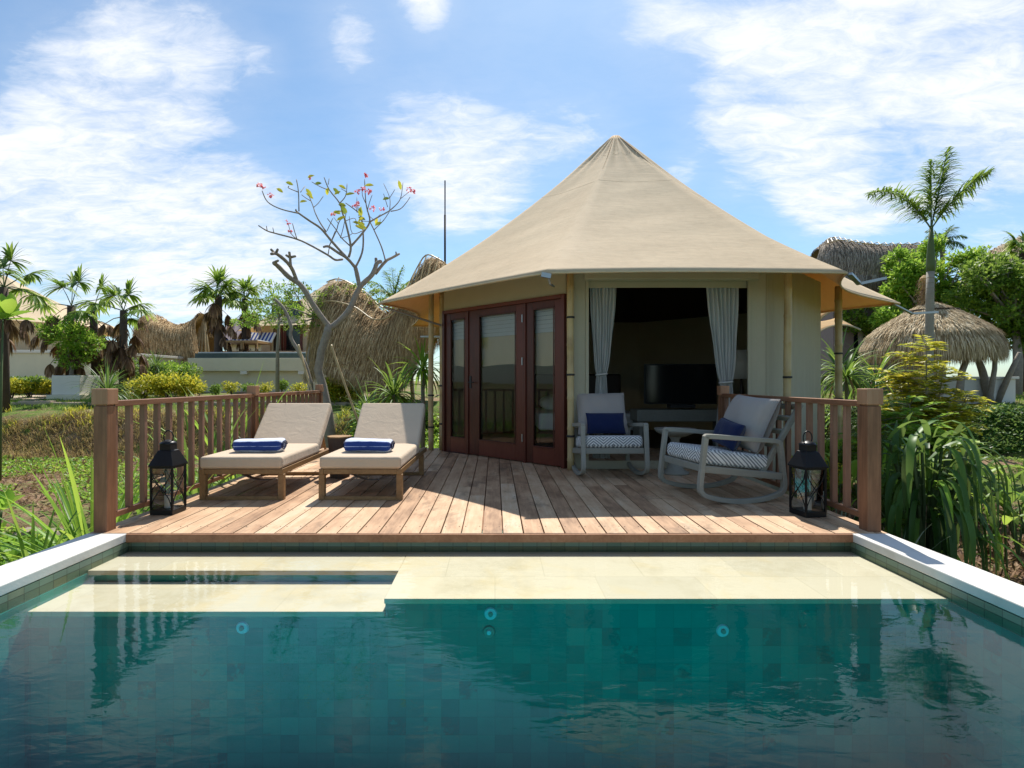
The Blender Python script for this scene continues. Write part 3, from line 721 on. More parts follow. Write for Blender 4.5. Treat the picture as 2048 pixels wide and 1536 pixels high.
bd=boxthing('bed','bed with pale bedding inside the dark tent, behind the left chair','bed',[('mattress','white',(-.9,.9,-.9,.9,.25,.55)),('base','darkwood',(-.92,.92,-.92,.92,.02,.249)),('headboard','darkwood',(-.95,.95,.93,1.0,0,1.25))],(1.65,10.2,-.015),.05)
for i,(dx,m_) in enumerate(((-.45,'white'),(.45,'white'))):
    q=MB(); q.lathe((0,0,0),[(.01,-.10),(.26,-.06),(.30,0),(.26,.06),(.01,.10)],20,0,1.15,.75); o=q.build('pillow',M[m_],smooth=True); o.location=(1.65+dx,10.72,.66); o.rotation_euler=(R(35),0,0)
    tag(o,('left' if i==0 else 'right')+' white pillow on the bed inside the dark tent','pillow')

# ------------------------------------------------------------------ sun loungers
def cushion(mb,x0,x1,y0,y1,z0,z1,M_=None): mb.box(x0,x1,y0,y1,z0,z1,0,M_)
def make_lounger(label,loc,rz,group):
    t_=thing('sun_lounger',label,'sun lounger',loc,rz,group)
    W=.355; L=1.66
    for sx in (-1,1):
        for y in (.03,L-.32):
            q=MB(); q.box(sx*W-.0275,sx*W+.0275,y-.02,y+.03,.0,.236); q.build('leg',M['post' if 0 else 'teak'],t_,bevel=.004)
        q=MB(); q.box(sx*W-.02,sx*W+.02,.0,L,.2365,.286); q.build('side_rail',M['teak'],t_,bevel=.004)
    for y in (.015,L-.33):
        q=MB(); q.box(-W+.028,W-.028,y-.003,y+.032,.0,.035); q.build('foot_bar',M['teak'],t_,bevel=.004)
        q=MB(); q.box(-W+.0205,W-.0205,y-.012,y+.03,.238,.284); q.build('cross_rail',M['teak'],t_,bevel=.004)
    q=MB()
    for i in range(13): q.box(-W+.0205,W-.0205,.10+i*.083,.155+i*.083,.262,.279)
    q.build('slats',M['teak'],t_,bevel=.003)
    # mattress: flat part
    hy=1.10; th=.112; z0=.287
    q=MB(); q.box(-.372,.372,-.012,hy,z0,z0+th); o=q.build('mattress',M['cushion'],t_,bevel=.028); o.modifiers[0].segments=4
    q=MB(); 
    for zz in (z0+.012,z0+th-.012):
        pass
    # raised back, hinged at hy
    an=R(43); Mx=Matrix.Translation((0,hy+.005,z0+.015))@Matrix.Rotation(an,4,'X')
    q=MB(); q.box(-.372,.372,0,.66,.0,th,0,Mx); o=q.build('back_cushion',M['cushion'],t_,bevel=.028); o.modifiers[0].segments=4
    q=MB(); q.box(-W+.02,-W+.06,0,.64,-.045,-.002,0,Mx); q.box(W-.06,W-.02,0,.64,-.045,-.002,0,Mx)
    for i in range(6): q.box(-W+.0605,W-.0605,.05+i*.11,.11+i*.11,-.03,-.008,0,Mx)
    q.build('back_frame',M['teak'],t_,bevel=.003)
    for sx in (-1,1):
        q=MB(); a=Mx@Vector((sx*(W-.075),.42,-.03)); b=Vector((sx*(W-.075),hy+.50,.262)); q.bar(a,b,.018,.03); q.build('back_stay',M['teak'],t_)
    # hanging fabric strap seen underneath
    q=MB(); q.grid(lambda u,v:Vector((lerp(-.33,.33,u),.45+.09*v+.1*u,.25-.16*(4*u*(1-u)))),18,2); q.build('strap',M['greycush'],t_,smooth=True)
    return t_
l1=make_lounger('beige cushioned sun lounger beside the left railing, nearest the lantern',(-2.305,4.90,0),R(.6),'sun loungers on the deck')
l2=make_lounger('beige cushioned sun lounger right of the stump table, its back half in the tent shadow',(-1.225,4.90,0),R(-.8),'sun loungers on the deck')
def towel(label,loc,rz,L=.47,ry=.105,rzz=.062,rxx=0):
    q=MB(); n=40; m=24; vs=[]
    q2=random.Random(int(abs(loc[0])*100))
    ph=q2.uniform(0,6)
    for i in range(m+1):
        t=i/m; x=lerp(-L/2,L/2,t); e=1-.55*max(0,abs(2*t-1)-.90)/.10
        for k_ in range(n):
            a=2*pi*k_/n; c,s=cos(a),sin(a)
            w_=1+.03*sin(x*14+ph+a*2)+.012*sin(x*40+a*5)
            y=ry*(abs(c)**.55)*(1 if c>0 else -1)*e*w_; z=rzz*(abs(s)**.60)*(1 if s>0 else -1)*e*w_
            vs.append((x,y,z+.006*sin(x*9+ph)*(s>0)))
    fs=[(i*n+k_,(i+1)*n+k_,(i+1)*n+(k_+1)%n,i*n+(k_+1)%n) for i in range(m) for k_ in range(n)]+[tuple(range(n)),tuple(m*n+k_ for k_ in range(n))[::-1]]
    q.add(vs,fs); o=q.build('rolled_towel',M['towel'],smooth=True); o.location=loc; o.rotation_euler=(rxx,0,rz)
    tag(o,label,'towel','rolled towels on the loungers')
    for sx_ in (-1,1):
        sp=MB(); pts=[Vector((sx_*(L/2+.001),ry*.8*lerp(.9,.2,a/44)*cos(a*pi/10),rzz*.8*lerp(.9,.2,a/44)*sin(a*pi/10))) for a in range(45)]
        sp.tube(pts,.0055,5); sp.build('towel_fold',M['navy'],o,smooth=True)
towel('blue and white striped rolled towel on the left lounger by the railing',(-2.285,5.25,.463),R(1))
towel('blue and white striped rolled towel on the right lounger, nearer the tent',(-1.225,5.26,.461),R(-2.5),.46,.108,.060)
# stump table
t_=thing('stump_table','small tree stump side table between the two loungers','side table',(-1.765,6.12,0))
q=MB(); n=28
prof=[(.105,0),(.11,.03),(.112,.2),(.120,.38),(.130,.45)]
vs=[(r*(1+.06*sin(3*a)+.04*sin(7*a+z*9))*cos(a),r*(1+.06*sin(3*a)+.04*sin(7*a+z*9))*sin(a),z) for r,z in prof for a in [2*pi*k_/n for k_ in range(n)]]
q.add(vs,[(i*n+k_,i*n+(k_+1)%n,(i+1)*n+(k_+1)%n,(i+1)*n+k_) for i in range(len(prof)-1) for k_ in range(n)]); q.build('trunk',M['bark_d'],t_,smooth=True)
q=MB(); vs=[(.132*(1+.06*sin(3*a)+.04*sin(7*a+.45*9))*cos(a),.132*(1+.06*sin(3*a)+.04*sin(7*a+4.05))*sin(a),z) for z in (.4505,.462) for a in [2*pi*k_/n for k_ in range(n)]]
q.add(vs,[(k_,(k_+1)%n,n+(k_+1)%n,n+k_) for k_ in range(n)]+[tuple(range(n,2*n))]); q.build('table_top',M['teak'],t_)

# ------------------------------------------------------------------ rocking chairs
def rpath(mb,pts,w,h,closed=False,n=6):
    """rounded rectangular bar swept in the local y-z plane; pts are (y,z), x is the centre"""
    pass
def make_rocker(label,loc,rz,group,cushrot=0):
    t_=thing('rocking_chair',label,'rocking chair',loc,rz,group)
    def loop(x):
        # closed side loop, y forward is negative
        key=[(-.375,.60),(-.20,.588),(.05,.565),(.27,.548),(.33,.525),(.352,.46),(.37,.30),(.385,.17),(.378,.11),(.335,.072),(.20,.034),(.05,.020),(-.10,.020),(-.26,.042),(-.38,.075),(-.428,.105),(-.445,.16),(-.425,.34),(-.400,.54),(-.392,.588)]
        P_=[Vector((x,a,b)) for a,b in key]
        # Catmull-Rom
        out=[]; n_=len(P_)
        for i in range(n_):
            p0,p1,p2,p3=P_[i-1],P_[i],P_[(i+1)%n_],P_[(i+2)%n_]
            for j in range(4):
                s=j/4; out.append(.5*((2*p1)+(-p0+p2)*s+(2*p0-5*p1+4*p2-p3)*s*s+(-p0+3*p1-3*p2+p3)*s**3))
        return out
    W=.35
    for sx in (-1,1):
        pts=loop(sx*W); n_=len(pts); vs=[]
        for i,p in enumerate(pts):
            tn=(pts[(i+1)%n_]-pts[i-1]).normalized(); nr=Vector((0,-tn.z,tn.y)); hw=.024; hh=.021
            vs+=[p+Vector((a*hw,0,0))+nr*b*hh for a,b in ((-1,-.8),(-.8,-1),(.8,-1),(1,-.8),(1,.8),(.8,1),(-.8,1),(-1,.8))]
        fs=[(i*8+k_,i*8+(k_+1)%8,((i+1)%n_)*8+(k_+1)%8,((i+1)%n_)*8+k_) for i in range(n_) for k_ in range(8)]
        q=MB(); q.add(vs,fs); q.build('side_frame',M['greywood'],t_,smooth=False)
        q=MB(); q.bar((sx*W,-.408,.315),(sx*W,.36,.225),.036,.062); q.build('seat_rail',M['greywood'],t_,bevel=.006)
        q=MB(); q.bar((sx*(W-.045),.16,.21),(sx*(W-.045),.60,.875),.036,.05); q.build('back_post',M['greywood'],t_,bevel=.008)
    q=MB(); q.bar((-W+.025,-.405,.315),(W-.025,-.405,.315),.035,.062); q.build('front_rail',M['greywood'],t_,bevel=.006)
    q=MB(); q.bar((-W+.025,.30,.24),(W-.025,.30,.24),.04,.05); q.build('rear_rail',M['greywood'],t_,bevel=.006)
    q=MB()
    for zz in (.845,.74,.62,.50):
        yy=.16+(zz-.21)*.44/.665; q.bar((-W+.064,yy,zz),(W-.064,yy,zz),.025,.05,0,Vector((0,-.55,.83)))
    q.build('back_slats',M['greywood'],t_,bevel=.004)
    # seat cushion with diamond print
    Mx=Matrix.Translation((0,-.40,.335))@Matrix.Rotation(R(-6.5),4,'X')
    q=MB(); q.box(-.325,.325,-.015,.66,.012,.150,0,Mx); o=q.build('seat_cushion',M['pattern'],t_,bevel=.045); o.modifiers[0].segments=5
    def pillow(name,w,h,th,Mx,mat,sq=.45):
        n_=22; q=MB()
        for sgn in (-1,1):
            def fn(u,v):
                a=2*u-1; b=2*v-1; ea=1-abs(a)**2.6; eb=1-abs(b)**2.6
                d=th/2*(max(0,ea)*max(0,eb))**sq
                px_=a*w/2*(1-.05*(1-abs(b)**2)*(abs(a)**3)); pz_=b*h/2*(1-.06*(1-abs(a)**2)*(abs(b)**3))
                d*=1+.05*sin(a*7+b*3)*ea
                return Mx@Vector((px_,sgn*(d+.004),pz_))
            q.grid(fn,n_,n_)
        o=q.build(name,M[mat],t_,smooth=True); wd_=o.modifiers.new('w','WELD'); wd_.merge_threshold=.009; return o
    return t_,pillow
def dress(t_,pillow,tilt,px=0,py=0,yaw=0,nav=(0,0,0)):
    Mx=Matrix.Translation((px,.27,.69))@Matrix.Rotation(R(-24),4,'X')@Matrix.Rotation(R(tilt),4,'Y')
    pillow('back_cushion',.62,.54,.27,Mx,'greycush')
    Mx=Matrix.Translation((nav[0],.045,.585))@Matrix.Rotation(R(yaw),4,'Z')@Matrix.Rotation(R(-22),4,'X')@Matrix.Rotation(R(nav[1]),4,'Y')
    o=pillow('throw_pillow',.46,.26,.15,Mx,'navy')
    return o
c1,pl=make_rocker('grey rocking chair with diamond print seat standing left in the shade and facing the pool',(1.312,6.36,0),R(1),'rocking chairs by the tent')
dress(c1,pl,-1)
c2,pl=make_rocker('grey rocking chair turned sideways, seen from its side, in front of the right railing',(2.16,5.14,0),R(-79),'rocking chairs by the tent')
dress(c2,pl,3,0,0,-8,(.03,6,0))
for c in (c1,c2):      # the navy pillow rests on the chair: a thing of its own
    for ch in [x for x in COL.objects if x.parent==c and x.name.startswith('throw_pillow')]:
        ch.parent=None; ch.matrix_world=Matrix.Translation(c.location)@c.rotation_euler.to_matrix().to_4x4()
        tag(ch,'navy blue throw pillow on the '+('rocking chair facing the pool' if c is c1 else 'rocking chair turned sideways'),'pillow','navy throw pillows')
# round side table with a shallow bowl top
t_=thing('side_table','round grey side table between the two rocking chairs','side table',(P(1340,0,6.35).x+.06,6.35,0))
q=MB(); q.lathe((0,0,0),[(.16,0),(.16,.02),(.10,.05),(.05,.2),(.05,.40),(.10,.46)],20); q.build('pedestal',M['greywood'],t_,smooth=True)
q=MB(); q.lathe((0,0,.44),[(.12,0),(.21,.04),(.24,.08),(.235,.09),(.20,.07)],24); q.build('table_top',M['greywood'],t_,smooth=True)

# ------------------------------------------------------------------ lanterns
def lantern(label,loc,rz):
    t_=thing('lantern',label,'lantern',loc,rz,'black metal floor lanterns'); a=.094; z1=.39; s=.007
    q=MB(); q.box(-a,a,-a,a,0.004,.045); q.build('base',M['charcoal_metal'],t_,bevel=.003)
    q=MB()
    for sx in (-1,1):
        for sy in (-1,1): q.box(sx*(a-s)-s,sx*(a-s)+s,sy*(a-s)-s,sy*(a-s)+s,.0452,z1)
    for f in range(4):
        Rm=Matrix.Rotation(pi/2*f,3,'Z')
        for (p_,q_) in (((-a+.01,.05),(a-.01,z1-.005)),((a-.01,.05),(-a+.01,z1-.005))):
            # bowed crossing straps
            pts=[]
            for i in range(9):
                u=i/8; x=lerp(p_[0],q_[0],u); z=lerp(p_[1],q_[1],u); x+=.020*sin(2*pi*u)*(-1 if p_[0]<0 else 1)
                pts.append(Rm@Vector((x,-a+.004,z)))
            q.tube(pts,.004,5)
        q.bar(Rm@Vector((-a+.014,-a+.006,z1-.006)),Rm@Vector((a-.014,-a+.006,z1-.006)),.012,.012)
    q.build('frame',M['charcoal_metal'],t_)
    q=MB()
    for f in range(4):
        Rm=Matrix.Rotation(pi/2*f,3,'Z'); q.add([Rm@Vector(v) for v in ((-a+.014,-a+.013,.046),(a-.014,-a+.013,.046),(a-.014,-a+.013,z1-.012),(-a+.014,-a+.013,z1-.012))],[(0,1,2,3)])
    q.build('glass',M['glass_l'],t_)
    q=MB(); b=a+.008; prof=[(b,z1),(b,z1+.012),(.055,z1+.125),(.045,z1+.13),(.045,z1+.175)]
    vs=[(sx*r,sy*r,z) for r,z in prof for sx,sy in ((-1,-1),(1,-1),(1,1),(-1,1))]
    q.add(vs,[(i*4+k_,i*4+(k_+1)%4,(i+1)*4+(k_+1)%4,(i+1)*4+k_) for i in range(4) for k_ in range(4)]+[(3,2,1,0),(16,17,18,19)]); q.build('roof',M['charcoal_metal'],t_,bevel=.002)
    q=MB(); q.lathe((0,0,z1+.1755),[(.064,0),(.066,.008),(.05,.022),(.018,.034),(.004,.037)],18); q.build('dome',M['charcoal_metal'],t_,smooth=True)
    q=MB(); q.tube([Vector((.040*cos(u),0,z1+.235+.052*sin(u))) for u in [R(-48+i*276/16) for i in range(17)]],.0055,6); q.build('handle',M['charcoal_metal'],t_,smooth=True)
    q=MB(); q.lathe((0,0,.0455),[(.03,0),(.03,.10),(.004,.104)],14); o=q.build('candle',M['lampshade'],smooth=False); o.location=loc; o.rotation_euler=(0,0,rz)
    tag(o,'pale candle inside the '+('left' if loc[0]<0 else 'right')+' black lantern','candle','candles in the lanterns')
lantern('black metal lantern at the foot of the left railing, beside the left lounger',(-2.685,4.44,0),R(-2))
lantern('black metal lantern by the right railing, in front of the sideways rocking chair',(2.53,4.37,0),R(10))
# ------------------------------------------------------------------ plant builders (each plant is a thing)
def rv(s=1): 
    while True:
        v=Vector((U(-1,1),U(-1,1),U(-1,1)))
        if .05<v.length<1: return v.normalized()*s
def gz(x,y): return hgt(x,y)-.02
def strap_plant(name,label,cat,loc,n,L,w,spread=.6,droop=.9,mat='leaf',stem=0,group=None,up=.15,nseg=6,fold=.3,dead=0):
    t_=thing(name,label,cat,loc,0,group); q=MB(); d_=MB()
    for i in range(n):
        a=2.399*i+U(-.3,.3); s=(i+.5)/n; el=lerp(1.35,up,s**.8)+U(-.12,.12); l=L*U(.7,1.1)*(1-.15*s)
        d=Vector((cos(a)*cos(el),sin(a)*cos(el),sin(el)))
        b=Vector((cos(a)*spread*.12*s,sin(a)*spread*.12*s,stem+U(-.06,.03)*(1 if stem else 0)))
        (d_ if i>n*(1-dead) else q).blade(b,d,l,w*U(.8,1.15),droop*U(.6,1.4)*(0.5+s),nseg,fold)
    q.build('leaves',M[mat],t_,smooth=True)
    if d_.v: d_.build('dead_leaves',M['dry'],t_,smooth=True)
    if stem:
        q=MB(); q.tube([(0,0,-.15),(.02,0,stem*.5),(0,0,stem+.02)],[.05,.04,.035],8); q.build('trunk',M['bark'],t_,smooth=True)
    return t_
def foliage(q,cs,n,ll,lw,jit=.25,hollow=.35,clump=0):
    """leaf chips spread through ellipsoids; cs = [(centre, radii)]"""
    tot=sum(r[0]*r[1]*r[2] for c,r in cs)**.0 if 0 else 1
    vol=[(r[0]*r[1]*r[2])**.67 for c,r in cs]; T=sum(vol)
    for (c,r),v in zip(cs,vol):
        m=int(n*v/T)
        if clump:
            k=max(3,m//clump)
            for _ in range(k):
                u=rv(); rad=lerp(hollow,1,rnd.random()**.45); cc=Vector((c[0]+u.x*r[0]*rad,c[1]+u.y*r[1]*rad,c[2]+u.z*r[2]*rad))
                od=(u+Vector((0,0,.35))).normalized(); sp=ll*1.3
                for _ in range(clump):
                    p=cc+rv(sp*rnd.random()**.6); d=(od+rv(.9)).normalized(); nn=(Vector((0,0,1))+rv(.8)).normalized()
                    q.chip(p,d,nn,ll*U(.7,1.3),lw*U(.7,1.3))
        else:
            for _ in range(m):
                u=rv(); rad=lerp(hollow,1,rnd.random()**.4)*U(1-jit,1+jit*.3); p=Vector((c[0]+u.x*r[0]*rad,c[1]+u.y*r[1]*rad,c[2]+u.z*r[2]*rad))
                d=(u+rv(.9)).normalized(); nn=(u+Vector((0,0,.8))+rv(.6)).normalized()
                q.chip(p,d,nn,ll*U(.7,1.3),lw*U(.7,1.3))
def shrub(name,label,loc,w,h,n,ll,lw,mat='leaf',cat='shrub',group=None,mat2=None,lobes=5,clump=0,stems=5):
    t_=thing(name,label,cat,loc,0,group); cs=[]
    for i in range(lobes):
        a=U(0,6.28); rr=w*.28*sqrt(rnd.random()); s=U(.55,.8); cs.append(((rr*cos(a),rr*sin(a),h*U(.45,.68)),(w*.5*s*.8,w*.5*s*.8,h*.38*s)))
    q=MB(); foliage(q,cs,n,ll,lw,clump=clump); q.build('leaves',M[mat],t_)
    if mat2:
        q=MB(); foliage(q,[((c[0],c[1],c[2]+r[2]*.25),(r[0],r[1],r[2])) for c,r in cs],n//2,ll,lw,clump=clump,hollow=.8); q.build('flowers',M[mat2],t_)
    q=MB()
    for c,r in cs[:stems]: q.tube([(0,0,-.1),(c[0]*.4,c[1]*.4,h*.3),(c[0],c[1],c[2])],[.016*max(w,.6),.011*max(w,.6),.005],5)
    q.build('stems',M['bark_d'],t_)
    return t_
def fan(q,p,d,Rr,n=20,span=3.6,droop=.3,w=.04):
    """one costapalmate leaf blade centred at p facing along d"""
    d=Vector(d).normalized(); side=d.cross(Vector((0,0,1)))
    if side.length<.05: side=Vector((1,0,0))
    side.normalize(); up=side.cross(d).normalized()
    for i in range(n):
        a=(i/(n-1)-.5)*span; dd=(d*cos(a)+side*sin(a)+up*.18*cos(a*2)).normalized()
        q.blade(p,dd,Rr*(1-.18*abs(a)/(span/2))*U(.9,1.08),w,droop*U(.6,1.6),4,.2,basew=.35)
def fan_palm(name,label,loc,h,green,dead,Rr,rt=.10,group='fan palms',lean=(0,0),pet=.6):
    t_=thing(name,label,'palm',loc,0,group); top=Vector((lean[0],lean[1],h))
    q=MB(); q.tube([(0,0,-.3),(lean[0]*.3,lean[1]*.3,h*.5),top],[rt*1.25,rt,rt*.85],10); q.build('trunk',M['bark_d'],t_,smooth=True)
    q=MB(); dd_=MB(); st=MB(); sd_=MB()
    for i in range(green):
        a=2.399*i+U(-.3,.3); el=lerp(1.3,-.15,i/max(1,green-1)); d=Vector((cos(a)*cos(el),sin(a)*cos(el),sin(el))); L=pet*U(.8,1.2)
        e=top+d*L+Vector((0,0,-.08*L)); st.tube([top,top+d*L*.5,e],[.016,.012,.009],4); fan(q,e,(d+Vector((0,0,-.25))).normalized(),Rr*U(.85,1.1),22,4.0,.55,Rr*.14)
    for i in range(dead):
        a=2.399*i+U(-.4,.4); el=lerp(-.3,-1.35,i/max(1,dead-1))+U(-.15,.15); d=Vector((cos(a)*cos(el),sin(a)*cos(el),sin(el))); L=pet*U(.6,1.1)
        tp=top+Vector((0,0,-U(0,h*.42))); e=tp+d*L; sd_.tube([tp,tp+d*L*.5+Vector((0,0,.05)),e],[.016,.012,.009],4); fan(dd_,e,(d+Vector((0,0,-.9))).normalized(),Rr*U(.7,1.05),16,2.4,1.2,Rr*.14)
    if q.v: q.build('fronds',M['leaf'],t_); st.build('leaf_stalks',M['stem'],t_)
    if dd_.v: dd_.build('dead_fronds',M['dry'],t_); sd_.build('dead_stalks',M['dry'],t_)
    return t_
def feather(q,st,base,d,L,ll,w,droop=.7,n=46,plume=.5,curve=None):
    """pinnate frond"""
    p=Vector(base); dd=Vector(d).normalized(); pts=[p.copy()]; m=14
    for i in range(m):
        dd=(dd+Vector((0,0,-1))*droop/m*(.4+1.6*i/m)).normalized(); p=p+dd*L/m; pts.append(p.copy())
    st.tube(pts,[lerp(.017,.003,i/m) for i in range(m+1)],5)
    for i in range(n):
        t=.16+.84*i/(n-1); k=min(m-1,int(t*m)); c=pts[k].lerp(pts[k+1],t*m-k); ax=(pts[k+1]-pts[k]).normalized()
        sd=ax.cross(Vector((0,0,1))); sd=sd.normalized() if sd.length>.05 else Vector((1,0,0)); up=sd.cross(ax)
        env=sin(pi*min(1,(t*.88+.12)))**.5
        for s in (-1,1):
            for r_ in range(2):
                v=(sd*s*U(.6,1.)+ax*U(.35,.75)+up*U(-plume,plume)).normalized()
                q.blade(c,v,ll*env*U(.75,1.1),w,U(.35,.8),3,.15,basew=.5)
# ---- left foreground
strap_plant('pandanus_plant','clump of long green strap leaves growing against the left front railing post','plant',(-3.42,4.60,-.62),130,1.35,.040,1.2,.48,'leaf_bright')
strap_plant('pandanus_plant','low sprawling clump of strap leaves spilling towards the left white pool edge','plant',(-3.55,4.15,-.62),90,.95,.032,1.3,1.0,'leaf',up=.0)
for i,(x,y,L,mt,lab) in enumerate(((-3.20,5.15,1.0,'leaf_bright','strap leaf plant behind the left railing, next to the lantern'),(-3.3,6.0,1.1,'leaf','strap leaf plant outside the left railing, behind the left lounger seat'),(-3.35,6.9,1.35,'leaf_bright','tall strap leaf plant rising above the left top rail before the middle post'),(-3.25,7.9,1.0,'leaf_dark','strap leaf plant behind the far half of the left railing'))):
    strap_plant('strap_leaf_plant',lab,'plant',(x,y,gz(x,y)),64,L*1.3,.042,.9,.75,mt,group='strap leaf plants along the left railing')
def groundcover(name,label,x0,x1,y0,y1,n,ll,lw,mat,hh=.10,cat='ground cover',mask=None,bl=False):
    q=MB(); c=0
    while c<n:
        x=U(x0,x1); y=U(y0,y1)
        if mask and not mask(x,y): c+=1; continue
        z=hgt(x,y)
        if bl: 
            for _ in range(3): q.blade((x+U(-.02,.02),y+U(-.02,.02),z-.01),(U(-.5,.5),U(-.5,.5),1),ll*U(.5,1.3),lw,U(.3,1.2),3,.1)
        else:
            for _ in range(3): q.chip((x+U(-.05,.05),y+U(-.05,.05),z+U(0,hh)),(U(-1,1),U(-1,1),U(-.2,.7)),(U(-.5,.5),U(-.5,.5),1),ll*U(.7,1.3),lw*U(.7,1.3))
        c+=1
    o=q.build(name,M[mat],kind='stuff'); tag(o,label,cat); return o
nz=lambda x,y: sin(x*1.3+2)*sin(y*1.7+1)+.5*sin(x*3.7+y*2.9)
groundcover('ground_cover','bright green low leafy ground cover beside the left pool edge',-7.5,-2.98,2.2,5.62,9000,.085,.06,'leaf_bright',.14)
groundcover('weeds','small green weeds creeping over the soil terrace at the left',-12,-3.1,6.1,10.2,11000,.055,.038,'leaf_bright',.04,mask=lambda x,y:nz(x,y)>-.25-(x+7)*-.08)
groundcover('weeds','small green weeds creeping over the soil and lawn at the right',3.4,16,5.2,10.4,16000,.05,.032,'grass',.035,mask=lambda x,y:nz(x,y)>.2-(y-5.2)*.25)
groundcover('leaf_litter','dry brown leaves and twigs scattered on the left soil terrace',-9,-3.1,5.9,10.2,1800,.09,.03,'dry',.03)
groundcover('leaf_litter','dry brown leaf litter under the plants at the right of the pool',2.95,7,1.5,6.2,3800,.10,.035,'dry',.03)
groundcover('dry_grass','dry brown grass and twigs covering the left bank',-16,-3.0,10.1,11.5,9000,.16,.012,'drygrass',bl=True,cat='grass')
groundcover('golden_grass','golden and green grass along the top of the left bank',-16,-3.0,11.1,12.0,1900,.17,.014,'leaf_yellow',bl=True,cat='grass',mask=lambda x,y:sin(x*3.1+1)*sin(y*2+x*1.3)+.6*sin(x*7.3)>.25)
groundcover('lawn','short green lawn in front of the concrete path, left',-18,-3.0,12.2,16.5,14000,.09,.009,'grass',bl=True,cat='grass')
groundcover('lawn','short green lawn under the round thatched hut, right',5.5,22,12.4,20,13000,.10,.010,'grass',bl=True,cat='grass')
groundcover('dark_hedge','dark green planting on the bank wall at the right',6.5,16,10.4,11.9,9000,.09,.045,'leaf_dark',.16,cat='ground cover')
groundcover('dark_hedge','dark green planting on the bank behind the tent, left part',-3,1,10.4,12.5,5000,.09,.05,'leaf_bright',.2,cat='ground cover')
# stone edging of the lower left terrace
def stone(label,x,y,r,mat='rock'):
    q=MB(); n=7; m=10
    q.lathe((0,0,0),[(r*.45,-r*.5),(r,-r*.25),(r*1.02,.1*r),(r*.8,r*.38),(r*.35,r*.5)],m,0,U(.9,1.4),U(.8,1.1))
    q.v=[(a*(1+U(-.10,.10)),b*(1+U(-.10,.10)),c*(1+U(-.12,.12))) for a,b,c in q.v]
    o=q.build('edging_stone',M[mat],smooth=False,bevel=.012); o.location=(x,y,hgt(x,y)+r*.1); o.rotation_euler=(0,0,U(0,3)); tag(o,label,'stone','rough stones edging the lower left terrace'); return o
for i in range(22): stone('rough pale stone in the edge of the left soil terrace',-3.25-i*.235,5.66+U(-.06,.06)-.05*sin(i),U(.10,.15))
# leafy sapling cut by the left frame edge
def broadleaf(label,loc,h,clusters,L,w,mat='leaf_bright'):
    t_=thing('broadleaf_sapling',label,'plant',loc); q=MB(); s=MB()
    for (cx,cy,cz,n) in clusters:
        s.tube([(0,0,-.1),(cx*.3,cy*.3,cz*.5),(cx,cy,cz)],[.025,.018,.010],6)
        for i in range(n):
            a=2.399*i; el=lerp(1.2,.0,i/n); d=Vector((cos(a)*cos(el),sin(a)*cos(el),sin(el))); q.leaf(Vector((cx,cy,cz))+d*.03,d,Vector((0,0,1)) if el<.9 else Vector((d.x,d.y,.2)),L*U(.8,1.1),w*U(.85,1.1))
    q.build('leaves',M[mat],t_,smooth=True); s.build('stem',M['stem'],t_,smooth=True); return t_
p=P(6,640,8.0); broadleaf('sapling with big bright green oval leaves at the left edge of the garden',(p.x-.05,8.0,gz(p.x,8)),2.5,[(.05,0,p.z-hgt(p.x,8)+.02,13),(-.5,.1,1.9,8)],.42,.21)
p=P(-10,975,5.0); broadleaf('small plant with round green leaves low at the left edge of the picture',(p.x,5.0,hgt(p.x,5)),.6,[(.06,0,.52,7)],.20,.16)
# ---- right foreground
def drooper(name,label,loc,n,L,w,h):
    t_=thing(name,label,'plant',loc,0); q=MB(); s=MB(); q2_=MB()
    for i in range(n):
        a=U(0,6.28); r=U(.05,.38); el=U(.7,1.5); b=Vector((cos(a)*r,sin(a)*r*.8,h*U(.35,1.0))); d=Vector((cos(a)*cos(el),sin(a)*cos(el),sin(el)))
        q.blade(b,d,L*U(.7,1.15),w*U(.7,1.2),U(4.5,7.5),10,.35,basew=.7)
        if i%3==0: s.tube([(cos(a)*.1,sin(a)*.1,-.1),b*.6,b],[.02,.016,.012],5)
    for i in range(n//5):
        a=U(0,6.28); el=U(.3,1.2); q.blade((U(-.3,.3),U(-.2,.2),h*U(.6,1)),Vector((cos(a)*cos(el),sin(a)*cos(el),sin(el))),L*.6,w,.6,6,.35)
    for i in range(n//3):
        a=U(0,6.28); r=U(.1,.45); el=U(.5,1.3); b=Vector((cos(a)*r,sin(a)*r,h*U(.1,.7))); d=Vector((cos(a)*cos(el),sin(a)*cos(el),sin(el))); q2_.blade(b,d,L*U(.5,.9),w*U(.6,1),U(1,4),8,.35)
    q2_.build('young_leaves',M['leaf_bright'],t_,smooth=True)
    q.build('leaves',M['leaf_dark'],t_,smooth=True); s.build('stalks',M['stem'],t_)
    return t_
drooper('drooping_lily','large dark green plant with long drooping strap leaves right of the right front post',(3.80,4.75,-.62),115,.80,.055,1.22)
def heliconia(label,loc,n,h,L,w,mat='leaf',group=None):
    t_=thing('heliconia',label,'plant',loc,0,group); q=MB(); s=MB()
    for i in range(n):
        a=U(0,6.28); r=U(0,.45); b=Vector((cos(a)*r,sin(a)*r,0)); hh=h*U(.4,1); tl=Vector((U(-.2,.2),U(-.2,.2),1)).normalized(); e=b+tl*hh
        s.tube([b-Vector((0,0,.05)),b.lerp(e,.5),e],[.010,.008,.006],5)
        d=(tl+rv(.55)).normalized(); q.blade(e,d,L*U(.7,1.1),w*U(.8,1.2),U(.4,1.4),7,.3,basew=.25)
        if U(0,1)<.6: q.blade(b.lerp(e,.6),(tl+rv(.8)).normalized(),L*.8,w*.8,U(.5,1.4),6,.3,basew=.25)
    q.build('leaves',M[mat],t_,smooth=True); s.build('stalks',M['stem'],t_); return t_
HG='broad leaf heliconias at the right'
